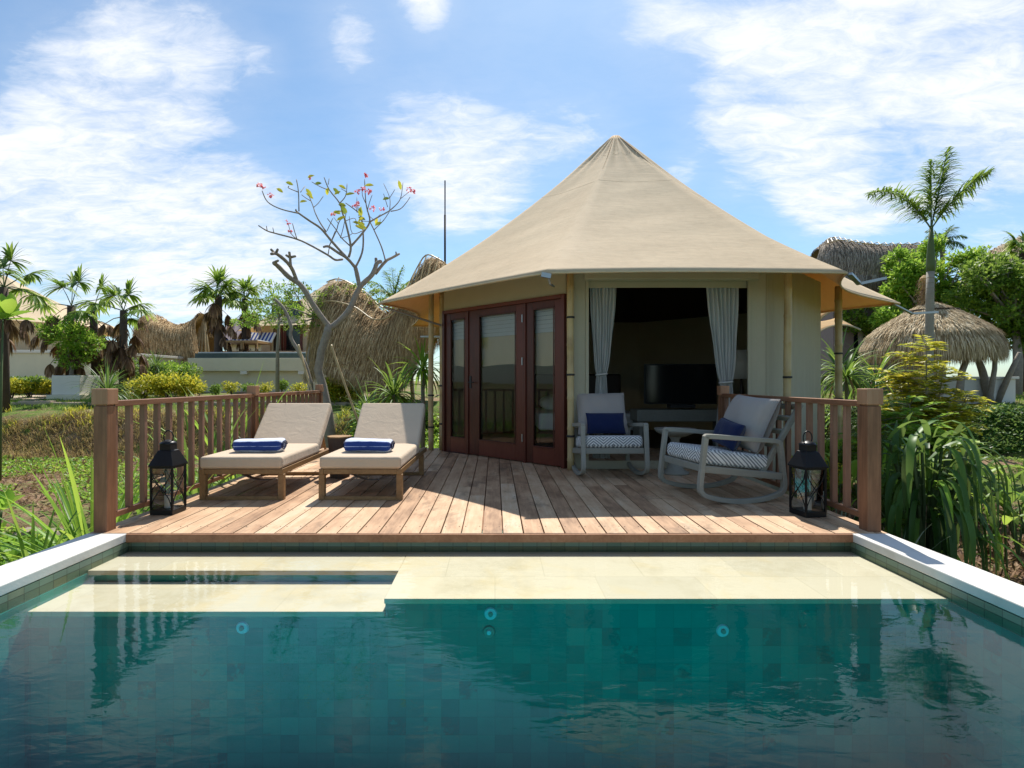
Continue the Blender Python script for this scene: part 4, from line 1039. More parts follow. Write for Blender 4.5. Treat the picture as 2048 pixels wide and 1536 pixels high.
heliconia('heliconia clump with upright blade leaves at the right frame edge',(5.15,5.3,-.62),30,.75,.42,.10,'leaf',HG)
heliconia('sparse heliconia shoots in the leaf litter near the right frame edge',(4.9,4.6,-.62),12,.5,.36,.085,'leaf_bright',HG)
heliconia('bright heliconia shoots close behind the right front post',(4.35,6.2,-.45),22,.75,.45,.085,'leaf_bright',HG)
heliconia('heliconia clump between the drooping plant and the lawn',(5.3,6.7,-.45),18,.6,.40,.08,'leaf_yellow',HG)
strap_plant('grey_grass_plant','thin grey green grassy plant seen through the right railing','plant',(3.25,5.1,-.62),90,.85,.016,1.6,1.0,'leaf_grey',up=-.1)
strap_plant('grey_grass_plant','thin grey green grassy plant at the foot of the right front post','plant',(3.15,4.25,-.62),80,.62,.014,1.6,1.1,'leaf_grey',up=-.1)
shrub('low_shrub','low leafy green shrub behind the drooping plant at the right',(4.9,7.9,-.45),1.6,.75,2600,.075,.045,'leaf_bright')
shrub('low_shrub','low yellow green shrub outside the right railing under the tent corner',(4.0,7.0,-.45),.9,.7,1500,.06,.035,'leaf_yellow')
# yellow-green compound leaved shrub
def compound(label,loc,stems,mat='leaf_bright'):
    t_=thing('compound_leaf_shrub',label,'shrub',loc); q=MB(); s=MB()
    for (x,y,z) in stems:
        e=Vector((x,y,z)); pts=[Vector((0,0,-.1)),e*.35+Vector((0,0,.1)),e*.7,e]; s.tube(pts,[.02,.015,.011,.005],6)
        for i in range(60):
            t=U(.15,1); c=pts[0].lerp(e,t); a=U(0,6.28); el=U(-.1,.8); d=Vector((cos(a)*cos(el),sin(a)*cos(el),sin(el))); L=.42*U(.5,1)
            p=c.copy(); dd=d.copy(); k=9
            for j in range(k):
                p2=p+dd*L/k; dd=(dd+Vector((0,0,-.09))).normalized(); sd=dd.cross(Vector((0,0,1))).normalized()
                for sg in (-1,1): q.chip(p2,(sd*sg+dd*.35+rv(.15)).normalized(),(Vector((0,0,1))+rv(.3)),.115*U(.8,1.2),.06)
                p=p2
            s.tube([c,c.lerp(p,.5)+Vector((0,0,.01)),p],[.004,.003,.002],4)
    q.build('leaves',M[mat],t_); s.build('stems',M['bark'],t_); return t_
gy=hgt(6.6,8.2)
compound('tall yellow green shrub with feathery compound leaves in front of the palm trunk',(6.55,8.2,gy),[(.0,0,2.1),(.35,.1,1.75),(-.45,0,1.6),(.65,0,1.35),(-.2,.2,1.9),(.2,-.2,1.2),(-.6,-.1,1.1)],'leaf_yellow')
compound('lower bright green compound leaved shrub beside the right front post, before the lawn',(5.3,6.9,hgt(5.3,6.9)),[(.0,0,1.25),(.3,.1,1.0),(-.35,0,1.1),(.5,0,.8),(-.6,.1,.8)],'leaf_bright')
shrub('airy_shrub','airy pale green shrub between the right front post and the palm',(6.15,8.9,hgt(6.15,8.9)),1.5,1.5,3000,.06,.025,'leaf_grey')
shrub('airy_shrub','bushy green shrub at the foot of the tall palm',(7.3,9.4,hgt(7.3,9.4)),1.6,1.3,3200,.07,.035,'leaf')
# cordylines right of the tent
CG='cordylines right of the tent'
for (x,y,st,n,L,w,mt,lab) in ((6.25,9.6,1.62,64,.75,.055,'leaf','cordyline with a pale forked trunk just right of the outer bamboo pole'),(6.75,10.6,1.75,70,.9,.055,'leaf_dark','tall dark cordyline left of the round thatched hut'),(5.95,9.2,.95,50,.6,.05,'leaf_bright','short bright cordyline partly behind the outer bamboo pole'),(7.35,10.4,1.55,70,.95,.04,'leaf','fan shaped cordyline touching the fringe of the round hut')):
    strap_plant('cordyline',lab,'plant',(x,y,hgt(x,y)),n,L,w,.8,.9,mt,st,CG,up=-.6,dead=.1)
# cordylines/pandanus left of the tent
CG2='pandanus plants left of the tent'
for (x,y,st,n,L,w,mt,lab) in ((-1.85,9.9,1.25,80,.85,.055,'leaf','pandanus growing beside the bamboo pole left of the tent'),(-2.45,10.6,.75,100,1.0,.035,'leaf_dark','low pandanus with fine arching leaves behind the right lounger'),(-1.40,10.4,1.75,64,.75,.05,'leaf_bright','taller bright pandanus close to the tent door corner'),(-1.6,9.3,.05,40,.55,.04,'leaf','small strap plant at the deck end behind the right lounger')):
    strap_plant('pandanus',lab,'plant',(x,y,hgt(x,y)),n,L,w,.8,1.0,mt,st,CG2,up=-.4,dead=.08)
# ---- mid ground, left
YG='yellow croton shrubs in the left garden'
for i,(px,py,Y,w,h,lab) in enumerate(((285,790,14.6,1.2,.7,'yellow croton shrub nearest the left front railing post'),(335,788,14.8,1.1,.75,'yellow croton shrub in the middle of the left flower bed'),(375,786,15.0,.9,.65,'yellow croton shrub at the corner of the neighbouring pool wall'),(668,790,13.2,.6,.75,'yellow croton shrub right of the frangipani trunk'),(697,792,13.4,.6,.65,'yellow croton shrub left of the hut leg'))):
    p=P(px,py,Y); shrub('croton_shrub',lab,(p.x,Y,hgt(p.x,Y)),w,h,1300,.10,.045,'leaf_yellow',group=YG,clump=7)
for (px,Y,w,h,mt,lab) in ((270,16.2,1.6,1.35,'leaf','green shrub behind the yellow crotons, left part'),(325,16.4,1.7,1.3,'leaf_bright','bright green shrub behind the middle croton'),(365,16.8,1.3,1.1,'leaf','green shrub against the left end of the neighbouring pool wall'),(20,15.2,1.3,.75,'leaf_yellow','yellowish hedge shrub below the far left tent, at the frame edge'),(60,15.6,1.2,.7,'leaf','dark hedge shrub below the far left tent, middle'),(100,15.9,1.1,.65,'leaf_yellow','yellowish hedge shrub below the far left tent, nearest the white planter')):
    x=(px-CX)/F0*Y; shrub('green_shrub',lab,(x,Y,hgt(x,Y)),w,h,1900,.085,.045,mt,group='shrubs in the left garden')
for i in range(7):
    px=398+i*33; Y=17.2; x=(px-CX)/F0*Y; shrub('small_shrub','small dark shrub in the row at the foot of the neighbouring pool wall',(x,Y,hgt(x,Y)),.55,.5,500,.07,.035,'leaf' if i%2 else 'leaf_yellow',group='row of small shrubs below the neighbouring pool')
x=(215-CX)/F0*13; strap_plant('cycad_plant','dark green bushy strap plant beside the white planter box','plant',(x,13,hgt(x,13)),110,.95,.035,1.2,.9,'leaf_dark',.35,up=-.2)
x=(312-CX)/F0*16; strap_plant('agave_plant','small dark spiky plant in front of the saddle shaped thatched hut','plant',(x,16,hgt(x,16)),70,.62,.03,.8,.6,'leaf_dark',.95,up=-.3)
x=(137-CX)/F0*15
def tree(name,label,loc,trunk,cs,n,ll,lw,mat,group=None,clump=9,limbs=True,bark='bark',hollow=.4):
    t_=thing(name,label,'tree',loc,0,group); s=MB(); s.tube(trunk,[lerp(.11,.05,i/(len(trunk)-1))*trunk_scale for i in range(len(trunk))],8)
    top=Vector(trunk[-1])
    for c,r in cs:
        c=Vector(c); s.tube([top,top.lerp(c,.5)+rv(.1),c],[.04*trunk_scale,.025*trunk_scale,.01],5)
        for _ in range(3): u=rv(); s.tube([c,c+Vector((u.x*r[0],u.y*r[1],u.z*r[2]))*.8],[.012,.004],4)
    s.build('trunk',M[bark],t_,smooth=True); q=MB(); foliage(q,cs,n,ll,lw,clump=clump,hollow=hollow); q.build('crown',M[mat],t_); return t_
trunk_scale=.6
tree('small_tree','small bright leafy tree in front of the far left tent',(x,15,hgt(x,15)),[(0,0,-.1),(.1,0,.9),(0,0,1.4)],[((0,0,1.75),(.55,.5,.35)),((.5,0,1.55),(.4,.4,.28)),((-.45,0,1.95),(.35,.4,.28)),((.1,0,1.1),(.35,.3,.2))],2600,.11,.05,'leaf_bright')
x=(625-CX)/F0*14
tree('layered_tree','airy green tree with layered branches behind the frangipani',(x,14,hgt(x,14)),[(0,0,-.1),(-.1,0,1.2),(.1,0,2.2)],[((-1.1,0,2.55),(.65,.4,.16)),((-.2,.1,2.75),(.7,.5,.18)),((.3,0,2.3),(.55,.4,.2)),((-.8,0,2.1),(.6,.4,.14)),((.0,0,1.9),(.45,.4,.15)),((1.0,.3,2.9),(.7,.5,.16)),((1.5,.5,2.55),(.55,.5,.2)),((-.5,0,2.95),(.35,.3,.12))],3400,.08,.035,'leaf',clump=8)
x=(555-CX)/F0*15
tree('layered_tree','slim young tree with pale layered foliage before the neighbouring tent',(x,15,hgt(x,15)),[(0,0,-.1),(0,0,1.4),(.05,0,2.3)],[((-.5,0,2.35),(.5,.3,.14)),((.35,0,2.5),(.45,.3,.14)),((.0,0,2.85),(.35,.3,.12)),((-.2,0,3.15),(.4,.25,.10)),((-.9,0,2.15),(.35,.3,.1))],1800,.075,.035,'leaf_bright',clump=8)
# palms
def fp(px,py,Y,label,green,dead,Rr,rt=.10,pet=.6,lean=(0,0)):
    x=(px-CX)/F0*Y; z0=hgt(x,Y); zt=P(px,py,Y).z; return fan_palm('fan_palm',label,(x,Y,z0),zt-z0,green,dead,Rr,rt,lean=lean,pet=pet)
fp(8,575,12.0,'fan palm with dark trunk at the very left frame edge',9,7,.55,.09,.62)
fp(143,612,15.5,'mostly dead brown fan palm left of centre in the left palm group',6,26,.62,.12,.85)
fp(193,622,16.0,'withered fan palm between the other two of the left palm group',3,22,.55,.11,.7,(-.1,0))
fp(247,622,15.0,'fan palm with brown hanging skirt at the right of the left palm group',7,22,.60,.10,.6)
fp(437,592,21.0,'green headed fan palm beside the saddle shaped thatched hut',14,12,.75,.15,.6)
fp(490,598,22.0,'fan palm just right of the other, before the brown tiled roof',11,9,.72,.14,.55)
# royal palm at the right
Y=12.0; b=P(1858,800,Y); tp=P(1863,455,Y); z0=hgt(b.x,Y)
t_=thing('tall_palm','tall slim palm with grey trunk and five feathery fronds at the right','palm',(b.x,Y,z0)); H=tp.z-z0
q=MB(); q.tube([(0,0,-.2),(.0,0,H*.3),(.02,0,H*.62),(.03,0,H*.76)],[.10,.085,.078,.074],14); 
for i in range(26): q.lathe((.0+.03*i/26,0,.1+i*H*.028),[(.082,0),(.086,.006),(.082,.012)],14)
q.build('trunk',M['palmtrunk'],t_,smooth=True)
q=MB(); q.tube([(.03,0,H*.76),(.035,0,H*.80),(.04,0,H*.9),(.05,0,H)],[.078,.085,.062,.035],12); q.build('crownshaft',M['stem'],t_,smooth=True)
q=MB(); s=MB(); o_=Vector((.05,0,H-.03))
for (dx,dz,L,dr,dy) in ((-1.0,1.35,1.8,1.25,-.1),(-.55,1.2,1.2,.5,.25),(0.0,1.9,1.55,.05,0),(.38,1.6,1.95,.2,.1),(.80,1.3,1.75,.65,-.15)):
    feather(q,s,o_,(dx,dy,dz),L,.48 if L>1.3 else .2,.030,dr,66,.8)
q.build('fronds',M['leaf'],t_); s.build('frond_stalks',M['stem'],t_)
# bushy crown of a second palm behind
Y=22; p=P(1885,485,Y); z0=hgt(p.x,Y); t_=thing('palm_tree','small dark palm crown directly behind the tall palm trunk','palm',(p.x,Y,z0)); q=MB(); s=MB(); H=p.z-z0
for i in range(13): a=2.4*i; el=lerp(1.3,-.3,i/13); feather(q,s,(0,0,H),(cos(a)*cos(el),sin(a)*cos(el),sin(el)),.85,.34,.03,1.3,22,.5)
q.build('fronds',M['leaf_dark'],t_); s.build('frond_stalks',M['stem'],t_); q=MB(); q.tube([(0,0,-.2),(0,0,H)],[.12,.08],8); q.build('trunk',M['bark'],t_)
Y=17; p=P(788,600,Y); z0=hgt(p.x,Y); t_=thing('palm_tree','small green feather palm between the frangipani and the big thatched hut','palm',(p.x,Y,z0)); q=MB(); s=MB(); H=p.z-z0
for i in range(12): a=2.4*i; el=lerp(1.4,-.1,i/12); feather(q,s,(0,0,H),(cos(a)*cos(el),sin(a)*cos(el),sin(el)),1.15,.36,.03,.9,24,.4)
q.build('fronds',M['leaf'],t_); s.build('frond_stalks',M['stem'],t_); q=MB(); q.tube([(0,0,-.2),(0,0,H)],[.10,.07],8); q.build('trunk',M['bark'],t_)
Y=19; p=P(2046,500,Y); z0=hgt(p.x,Y); fan_palm('fan_palm','dark fan palm cut off by the right frame edge',(p.x,Y,z0),p.z-z0,9,2,.55,.12,pet=.4)
# big trees right
def bigtree(label,cs_px,Y,n,mat,trunkpx,ll=.15,lw=.075):
    global trunk_scale
    x=(trunkpx-CX)/F0*Y; z0=hgt(x,Y); cs=[]
    for (px,py,rx,ry) in cs_px:
        p=P(px,py,Y); k_=Y/F0; c0=(p.x-x,U(-.6,.6),p.z-z0); cs.append((c0,(rx*k_*.85,rx*k_*.75,ry*k_*.85)))
        for _ in range(4):
            u=rv(); u.y=-abs(u.y); sc_=U(.22,.38); cs.append(((c0[0]+u.x*rx*k_,c0[1]+u.y*rx*k_*.8,c0[2]+u.z*ry*k_*1.05),(rx*k_*sc_,rx*k_*sc_,ry*k_*sc_*.8)))
    trunk_scale=1.6
    t_=tree('leafy_tree',label,(x,Y,z0),[(0,0,-.2),(.1,0,1.2),(0,0,2.4)],cs,n,ll,lw,mat,'leafy trees behind the round hut',clump=12,hollow=.35)
    trunk_scale=.6; return t_
bigtree('leafy green tree just left of and behind the tall palm',[(1830,520,38,28),(1800,560,28,30),(1835,590,45,40),(1880,560,45,50),(1925,530,30,30),(1790,610,30,30),(1900,615,40,30),(1765,640,30,18),(1850,505,22,18)],19.0,15000,'leaf_bright',1860)
bigtree('broad green tree filling the right frame edge behind the round hut',[(1985,545,50,40),(2040,550,50,45),(1960,600,45,40),(2020,620,60,45),(2060,610,60,60),(2040,670,50,32),(1945,560,35,30),(1995,660,30,25)],17.5,15000,'leaf',2030)
bigtree('darker tree low behind the left edge of the round hut',[(1700,640,28,20),(1740,655,35,22),(1720,610,25,14)],21.0,2600,'leaf',1720)
# ---- frangipani (traced limbs, given depth)
FY=10.2
def c3(x,y,Y): return P(480+x/4.876,330+y/4.876,Y)
fx=P(655,800,FY).x; fz=hgt(fx,FY)
ft=thing('frangipani_tree','bare branched frangipani tree with few leaves and pink flowers behind the loungers','tree',(fx,FY,fz))
K=FY/F0/4.876
def limb(mb,pts,r0,r1,d0=0,d1=0):
    n=len(pts); P_=[c3(x,y,FY+lerp(d0,d1,i/(n-1))) for i,(x,y) in enumerate(pts)]
    out=[]
    for i in range(n-1):
        p0=P_[max(i-1,0)];p1=P_[i];p2=P_[i+1];p3=P_[min(i+2,n-1)]
        for j in range(4):
            s=j/4; out.append(.5*((2*p1)+(-p0+p2)*s+(2*p0-5*p1+4*p2-p3)*s*s+(-p0+3*p1-3*p2+p3)*s**3))
    out.append(P_[-1]); m=len(out)-1
    rr=[lerp(r0,r1,i/m)*K*(1+.05*sin(i*2.1)) for i in range(m+1)]; rr[-1]*=.9
    mb.tube(out,rr,7)
tm=MB()
B0=P(665,880,FY-.1)
tm.tube([Vector((B0.x,FY-.1,fz-.15)),P(657,830,FY-.05),P(645,770,FY),P(636,740,FY),P(643,700,FY),P(655,665,FY),P(660,650,FY)],[.12,.092,.080,.076,.072,.076,.085],12)
limb(tm,[(880,1590),(745,1411),(600,1180),(475,1090),(375,990),(325,950)],30,19,0,-.5)
limb(tm,[(560,1150),(495,990),(365,870),(305,868)],19,14,-.2,-.8)
for a in ([(345,945),(372,932)],[(350,860),(368,822)],[(335,858),(302,822)],[(495,990),(488,900),(480,845)],[(490,900),(540,890)],[(485,900),(450,880)]): limb(tm,a,13,11,-.6,-.7)
limb(tm,[(880,1600),(1055,1430),(1165,1200),(1290,1070),(1335,960),(1378,940)],32,19,0,.4)
limb(tm,[(1330,960),(1325,905)],18,14,.4,.4)
limb(tm,[(1320,1060),(1420,940),(1480,905),(1555,865)],18,12,.35,.7); limb(tm,[(1525,875),(1520,845)],9,7,.65,.65)
tm.build('trunk',M['bark'],ft,smooth=True,world=True)
br=MB()
for a in (([(1170,1210),(1140,1060),(1125,1000)],24,20,.2,.2),([(1125,1000),(1045,910),(950,850),(865,795),(815,800)],17,11,.2,-.2),
 ([(1050,915),(900,750),(790,620),(680,545),(560,460),(545,435)],14,7,.1,-.6),([(575,472),(400,430),(270,360),(215,250)],7,4,-.6,-1),([(575,450),(570,260),(550,140)],6,4,-.5,-.3),([(570,265),(475,225),(478,205)],5,3,-.4,-.7),([(590,265),(635,205)],4,3,-.4,-.1),
 ([(840,650),(780,560),(735,470),(712,400),(665,280)],8,4,-.1,.4),([(715,415),(765,370),(815,300)],5,3,.3,.6),([(690,350),(640,320),(600,290)],5,3,.3,0),
 ([(1000,920),(930,925),(860,880),(700,790),(560,725),(340,665),(260,640),(180,590)],12,5,.1,-.9),([(560,725),(500,670),(470,570)],5,3,-.5,-.3),([(555,720),(530,640),(512,570)],5,3,-.5,-.7),([(330,660),(320,610)],4,3,-.8,-.8),([(265,640),(258,595)],4,3,-.8,-.9),
 ([(1125,1000),(1175,900),(1200,800),(1200,640),(1180,500),(1140,450),(1030,370)],12,5,.2,.9),([(1060,900),(1080,790),(1030,560),(1000,470),(970,370),(870,240),(820,120)],13,4,.1,-.2),([(860,190),(870,130)],4,3,-.1,0),([(870,245),(790,215),(700,165)],5,3,-.1,-.5),([(975,370),(1030,300),(1045,180)],6,3,0,.3),([(1045,265),(985,230)],4,3,.2,.2),
 ([(1085,790),(1190,670),(1265,555),(1240,430),(1225,340),(1215,140)],12,4,.1,.5),([(1240,450),(1265,360),(1290,290)],5,3,.3,.5),([(1225,370),(1195,300),(1190,220)],5,3,.4,.4),
 ([(1265,555),(1360,500),(1450,450),(1530,380),(1570,310),(1590,170)],9,3,.2,.9),([(1570,325),(1650,260)],4,3,.7,.9),([(1470,452),(1560,430),(1620,370),(1660,310)],6,3,.5,.4),([(1460,440),(1460,320),(1400,180)],5,3,.5,.9),([(1460,320),(1510,240)],4,3,.7,.6),([(1440,410),(1400,280)],4,3,.5,.3),
 ([(1420,940),(1380,800),(1305,630),(1265,550)],8,6,.4,.7),([(1310,630),(1400,540),(1460,450)],5,4,.5,.6),([(1075,790),(990,710),(930,620),(850,520)],7,4,.1,-.3),([(980,710),(1010,600),(1040,440)],5,3,0,.3),([(870,790),(940,640),(960,570),(1000,500)],6,4,0,.2),([(850,640),(905,520)],4,3,-.2,-.5),([(860,870),(880,770),(930,640)],5,3,-.1,.1),
 ([(1200,640),(1095,665),(1065,500)],5,3,.5,.1),([(1140,460),(1140,310)],5,3,.7,.9),([(1160,500),(1150,400)],4,3,.7,.6),([(1030,545),(1120,520),(1135,600)],4,3,.1,.4),([(1180,545),(1290,545),(1370,480)],4,3,.6,.9),([(960,570),(915,510)],4,3,.1,.3),([(990,712),(1060,690),(1100,665)],4,3,.1,.3),([(1265,500),(1350,570),(1370,520)],3,3,.5,.8)):
    limb(br,[(x,y) for x,y in a[0]],a[1]*.95,a[2]*1.0,a[3],a[4])
br.build('branches',M['bark'],ft,smooth=True,world=True)
lf=MB()
for (x,y) in ((405,245),(475,165),(655,250),(665,290),(635,350),(700,100),(765,170),(940,240),(960,255),(1255,200),(1420,320),(1565,180),(940,460),(995,390),(975,520),(1190,520),(1170,590),(860,250),(1070,270),(1010,215),(1000,420),(1185,440),(1150,560),(1330,560)):
    for j in range(2 if y>380 else 1):
        p=c3(x+U(-15,15),y+U(-10,10),FY+U(-.3,.5)); a=U(-2.9,-.2) if U(0,1)<.5 else U(-.9,.9); d=Vector((cos(a),U(-.3,.3),sin(a)*.8+U(-.2,.2))); lf.leaf(p-d*.08,d,Vector((U(-.3,.3),-1,.4)),.165*U(.7,1.15),.072,0,.12,.4)
lf.build('leaves',M['leaf_yellow'],ft,smooth=True,world=True)
fl=MB()
for (x,y) in ((195,205),(225,210),(295,300),(675,125),(905,480),(1235,105),(1140,260),(1245,262),(1275,262),(1145,385),(1125,390),(1290,425),(1385,430),(1650,245),(1690,250),(490,650),(470,560),(1190,230)):
    c=c3(x,y,FY+U(-.2,.4))
    for j in range(7):
        d=rv(); d.z=abs(d.z)*.6+.1; o_=c+rv(.035)
        for m_ in range(4): dd=(d+rv(.8)).normalized(); fl.leaf(o_,dd,(Vector((0,0,1))+rv(.5)),.042,.026,0,.1,.3)
fl.build('flowers',M['pink'],ft,smooth=True,world=True)
# bamboo props tied to the trunk
for (a,b,lab) in (((707,690),(728,865),'bamboo prop leaning on the frangipani from the right'),((597,690),(632,800),'thin bamboo prop leaning on the frangipani from the left')):
    A=P(a[0]-45*(a[0]>650),a[1],FY-.1); B=P(*b,FY-.4); q=MB(); bamboo(q,B-Vector((0,0,.1)),A,.022,9); o=q.build('bamboo_prop',M['bamboo'],smooth=True); tag(o,lab,'pole')
# cut grey stem left of the trunk
q=MB(); limb(q,[(340,1310),(420,1390),(470,1490),(500,1590),(495,1680),(560,1800),(640,1950),(700,2150)],15,19,.3,.3); o=q.build('bare_stem',M['bark'],smooth=True); tag(o,'bare grey cut stem leaning left of the frangipani trunk','tree stem')
# ------------------------------------------------------------------ thatched huts
def cr(pts,t):
    n=len(pts)-1; x=max(0,min(n-1e-6,t*n)); i=int(x); s=x-i
    p0,p1,p2,p3=pts[max(i-1,0)],pts[i],pts[i+1],pts[min(i+2,n)]
    return .5*((2*p1)+(-p0+p2)*s+(2*p0-5*p1+4*p2-p3)*s*s+(-p0+3*p1-3*p2+p3)*s**3)
def strands(q,surf,n,L,w,lift=.03,vmax=1.0,over=.15,jit=.18,flip=1):
    e=.01
    for _ in range(n):
        u=U(0,1-e); v=rnd.random()**.8*vmax; p=surf(u,v); dv=(surf(u,min(1,v+e))-surf(u,max(0,v-e)))
        if dv.length<1e-5: continue
        dv.normalize(); du=(surf(min(1,u+e),v)-p); 
        if du.length<1e-6: continue
        du.normalize(); nr=du.cross(dv).normalized()*flip
        d=(dv+du*U(-jit,jit)+nr*U(0,.12)).normalized(); b=p+nr*U(.0,lift); m=b+d*L*.5*U(.8,1.2)+nr*.01; t=m+(d+Vector((0,0,-.5))).normalized()*L*.5
        sd=du*w*.5; q.add([b-sd,b+sd,m+sd*.8,t,m-sd*.8],[(0,1,2,4),(4,2,3)])
def thatch_surf(q,surf,nu,nv,n,L,w,lift=.03,flip=1,fringe=0):
    q.grid(surf,nu,nv); strands(q,surf,n,L,w,lift,1,flip=flip)
    for _ in range(fringe):      # loose fringe at the eave
        u=U(0,.99); p=surf(u,1); du=(surf(u+.01,1)-p); 
        if du.length<1e-6: continue
        du.normalize(); dv=(p-surf(u,.93)).normalized(); d=(dv*.6+Vector((0,0,-1))+rv(.22)).normalized(); l=L*U(.5,1.25); sd=du*w*.5; p=p+rv(.05)
        q.add([p-d*l*.3-sd,p-d*l*.3+sd,p+d*l*.4+sd*.8,p+d*l,p+d*l*.4-sd*.8],[(0,1,2,4),(4,2,3)])
def saddle(name,label,ridge,ef,eb,mat,n,L,w,bulge=.35,group='thatched huts',frame=True,legs=(),lat=None):
    base=Vector((ridge[len(ridge)//2].x,ridge[len(ridge)//2].y,0)); base.z=hgt(base.x,base.y)
    t_=thing(name,label,'hut',base,0,group); q=MB()
    def mk(e,out):
        def f(u,v):
            a=cr(ridge,u); b=cr(e,u); p=a.lerp(b,v); return p+Vector((0,out*bulge*sin(pi*min(1,v*1.05))*.8,bulge*.75*sin(pi*v**.8)))
        return f
    f1=mk(ef,-1); f2=mk(eb,1)
    thatch_surf(q,f1,40,16,n,L,w,.05,flip=-1,fringe=n//6); thatch_surf(q,f2,30,10,n//3,L,w,.05,flip=1,fringe=n//10)
    q.build('thatch_roof',M[mat],t_,world=True)
    if lat:
        q=MB()
        for vv in lat: 
            pts=[f1(i/30*.92+.04,vv+.03*sin(i*.5))+Vector((0,-.16,.14)) for i in range(31)]; q.tube(pts,.018,5)
        for i in range(16):
            u=.06+i*.058; q.tube([f1(u,lat[0])+Vector((0,-.16,.14)),f1(u+.015,(lat[0]+lat[-1])/2)+Vector((0,-.19,.14)),f1(u+.02,lat[-1])+Vector((0,-.17,.13))],.016,5)
        q.build('bamboo_lattice',M['bamboo'],t_,world=True)
    for k_,(a,b,r) in enumerate(legs):
        q=MB(); q.tube([a,b],[r*1.1,r],8); q.build('post',M['bamboo'],t_,world=True)
    return t_,f1,f2
def PP(l): return [P(*x) for x in l]
# big hut behind the frangipani
saddle('thatched_hut','large saddle roofed thatched hut between the frangipani and the tent',
 PP([(655,575,14.6),(690,562,14.6),(735,590,14.5),(775,628,14.3),(815,600,14),(838,548,13.8),(858,517,13.6),(884,524,13.5),(905,552,13.5)]),
 PP([(612,745,14.2),(650,735,13.2),(700,742,12.9),(745,762,12.8),(790,765,12.7),(830,720,12.8),(870,640,13.1)]),
 PP([(625,735,15.5),(660,720,16.2),(705,720,16.6),(745,730,16.8),(790,730,16.6),(850,700,16),(905,650,15.2)]),
 'thatch',14000,.36,.018,.34,lat=(.10,.42),legs=[(P(712,870,13.4),P(722,735,13.6),.05),(P(748,860,13.2),P(742,745,13.4),.05),(P(830,850,13.8),P(815,650,14),.05),(P(795,840,14.5),P(800,680,14.3),.05)])
saddle('thatched_hut','small saddle roofed thatched hut left of the neighbouring pool',
 PP([(293,640,25),(310,634,25),(335,652,25),(362,660,25),(388,648,25),(408,628,25)]),
 PP([(278,745,25),(300,722,23.6),(335,718,23.3),(365,722,23.3),(392,738,23.4),(400,740,24)]),
 PP([(285,735,26),(310,715,27.5),(345,710,27.8),(380,710,27.8),(410,715,27),(432,735,26)]),
 'thatch',5200,.55,.035,.7,lat=None,legs=[(P(400,745,24.2),P(407,640,25),.05),(P(412,745,24.3),P(408,640,25),.05),(P(422,745,24.6),P(409,640,25),.05),(P(388,745,24),P(405,645,25),.05),(P(378,745,24),P(400,655,25),.05)])
saddle('thatched_hut','grey thatched long roofed building behind the right corner of the tent',
 PP([(1640,500,22),(1655,488,22),(1690,496,22),(1740,502,22),(1790,503,22),(1850,500,22)]),
 PP([(1618,555,20.8),(1660,552,20.4),(1700,552,20.3),(1740,552,20.3),(1790,552,20.3),(1850,550,20.3)]),
 PP([(1630,560,24),(1660,560,24),(1700,558,24),(1740,558,24),(1790,558,24),(1850,556,24)]),
 'thatch_g',5200,.55,.035,.5,lat=(.06,.42))
t_=thing('grey_building','grey wall of the long thatched building seen behind the awning at the right','building',(P(1750,0,22).x,22,hgt(15,22)))
q=MB(); q.box(-2.2,1.6,-.8,1.2,-.2,P(0,548,22).z-hgt(15,22)); q.build('wall',M['brownroof'],t_,bevel=.02); q=MB(); q.box(-1.4,-.2,-.83,-.801,1.0,2.3); q.build('window',M['dark_screen'],t_)
saddle('thatched_hut','thatched roof rising at the right frame edge behind the trees',
 PP([(1985,505,24),(2030,478,24),(2080,460,24),(2160,440,24)]),
 PP([(1925,560,23),(1990,570,22),(2060,575,21.8),(2180,580,21.6)]),
 PP([(1960,560,26),(2010,560,27),(2080,560,27),(2160,560,27)]),
 'thatch_y',3000,.6,.04,.35)
# round hut
Y=14.0; c=P(1862,690,Y); Rr=(2008-1720)/2*Y/F0*.76; ztop=P(0,606,Y).z; zb=2.16; zg=hgt(c.x,Y)
t_=thing('round_hut','round thatched umbrella hut with driftwood legs at the right','hut',(c.x,Y,zg),0,'thatched huts')
def rs(u,v):
    a=2*pi*u; r=Rr*(.03+.97*(v if v<.88 else .88+.12*sin((v-.88)/.12*pi/2))**.98); zz=ztop-(ztop-zb)*(.80*v+.20*v**3)-.26*max(0,v-.86)/.14
    r*=1+.02*sin(a*5+2)+.012*sin(a*13)
    return Vector((c.x+r*cos(a),Y+r*sin(a),zz))
q=MB(); thatch_surf(q,rs,64,18,11000,.34,.024,.05,flip=-1,fringe=3200); q.build('thatch_roof',M['thatch_y'],t_,world=True)
q=MB(); q.tube([Vector((c.x+.30*cos(a*pi/12)*1.9,Y+.57*sin(a*pi/12),ztop-.21)) for a in range(25)],.02,6,cap=False); q.build('binding',M['bark_d'],t_,world=True)
q=MB(); q.lathe((c.x-.15,Y,ztop-.08),[(.10,0),(.085,.3),(.06,.6),(.12,.72),(.05,.8)],12); o=q.build('finial',M['thatch'],t_,world=True)
q=MB()
for _ in range(420): 
    a=U(0,6.28); z=ztop-.1+U(0,.75); q.blade((c.x-.15+.08*cos(a),Y+.08*sin(a),z),(cos(a)*.5,sin(a)*.5,U(-.6,.8)),U(.08,.26),.012,1.5,3,.1)
q.build('finial_tuft',M['dry'],t_,world=True)
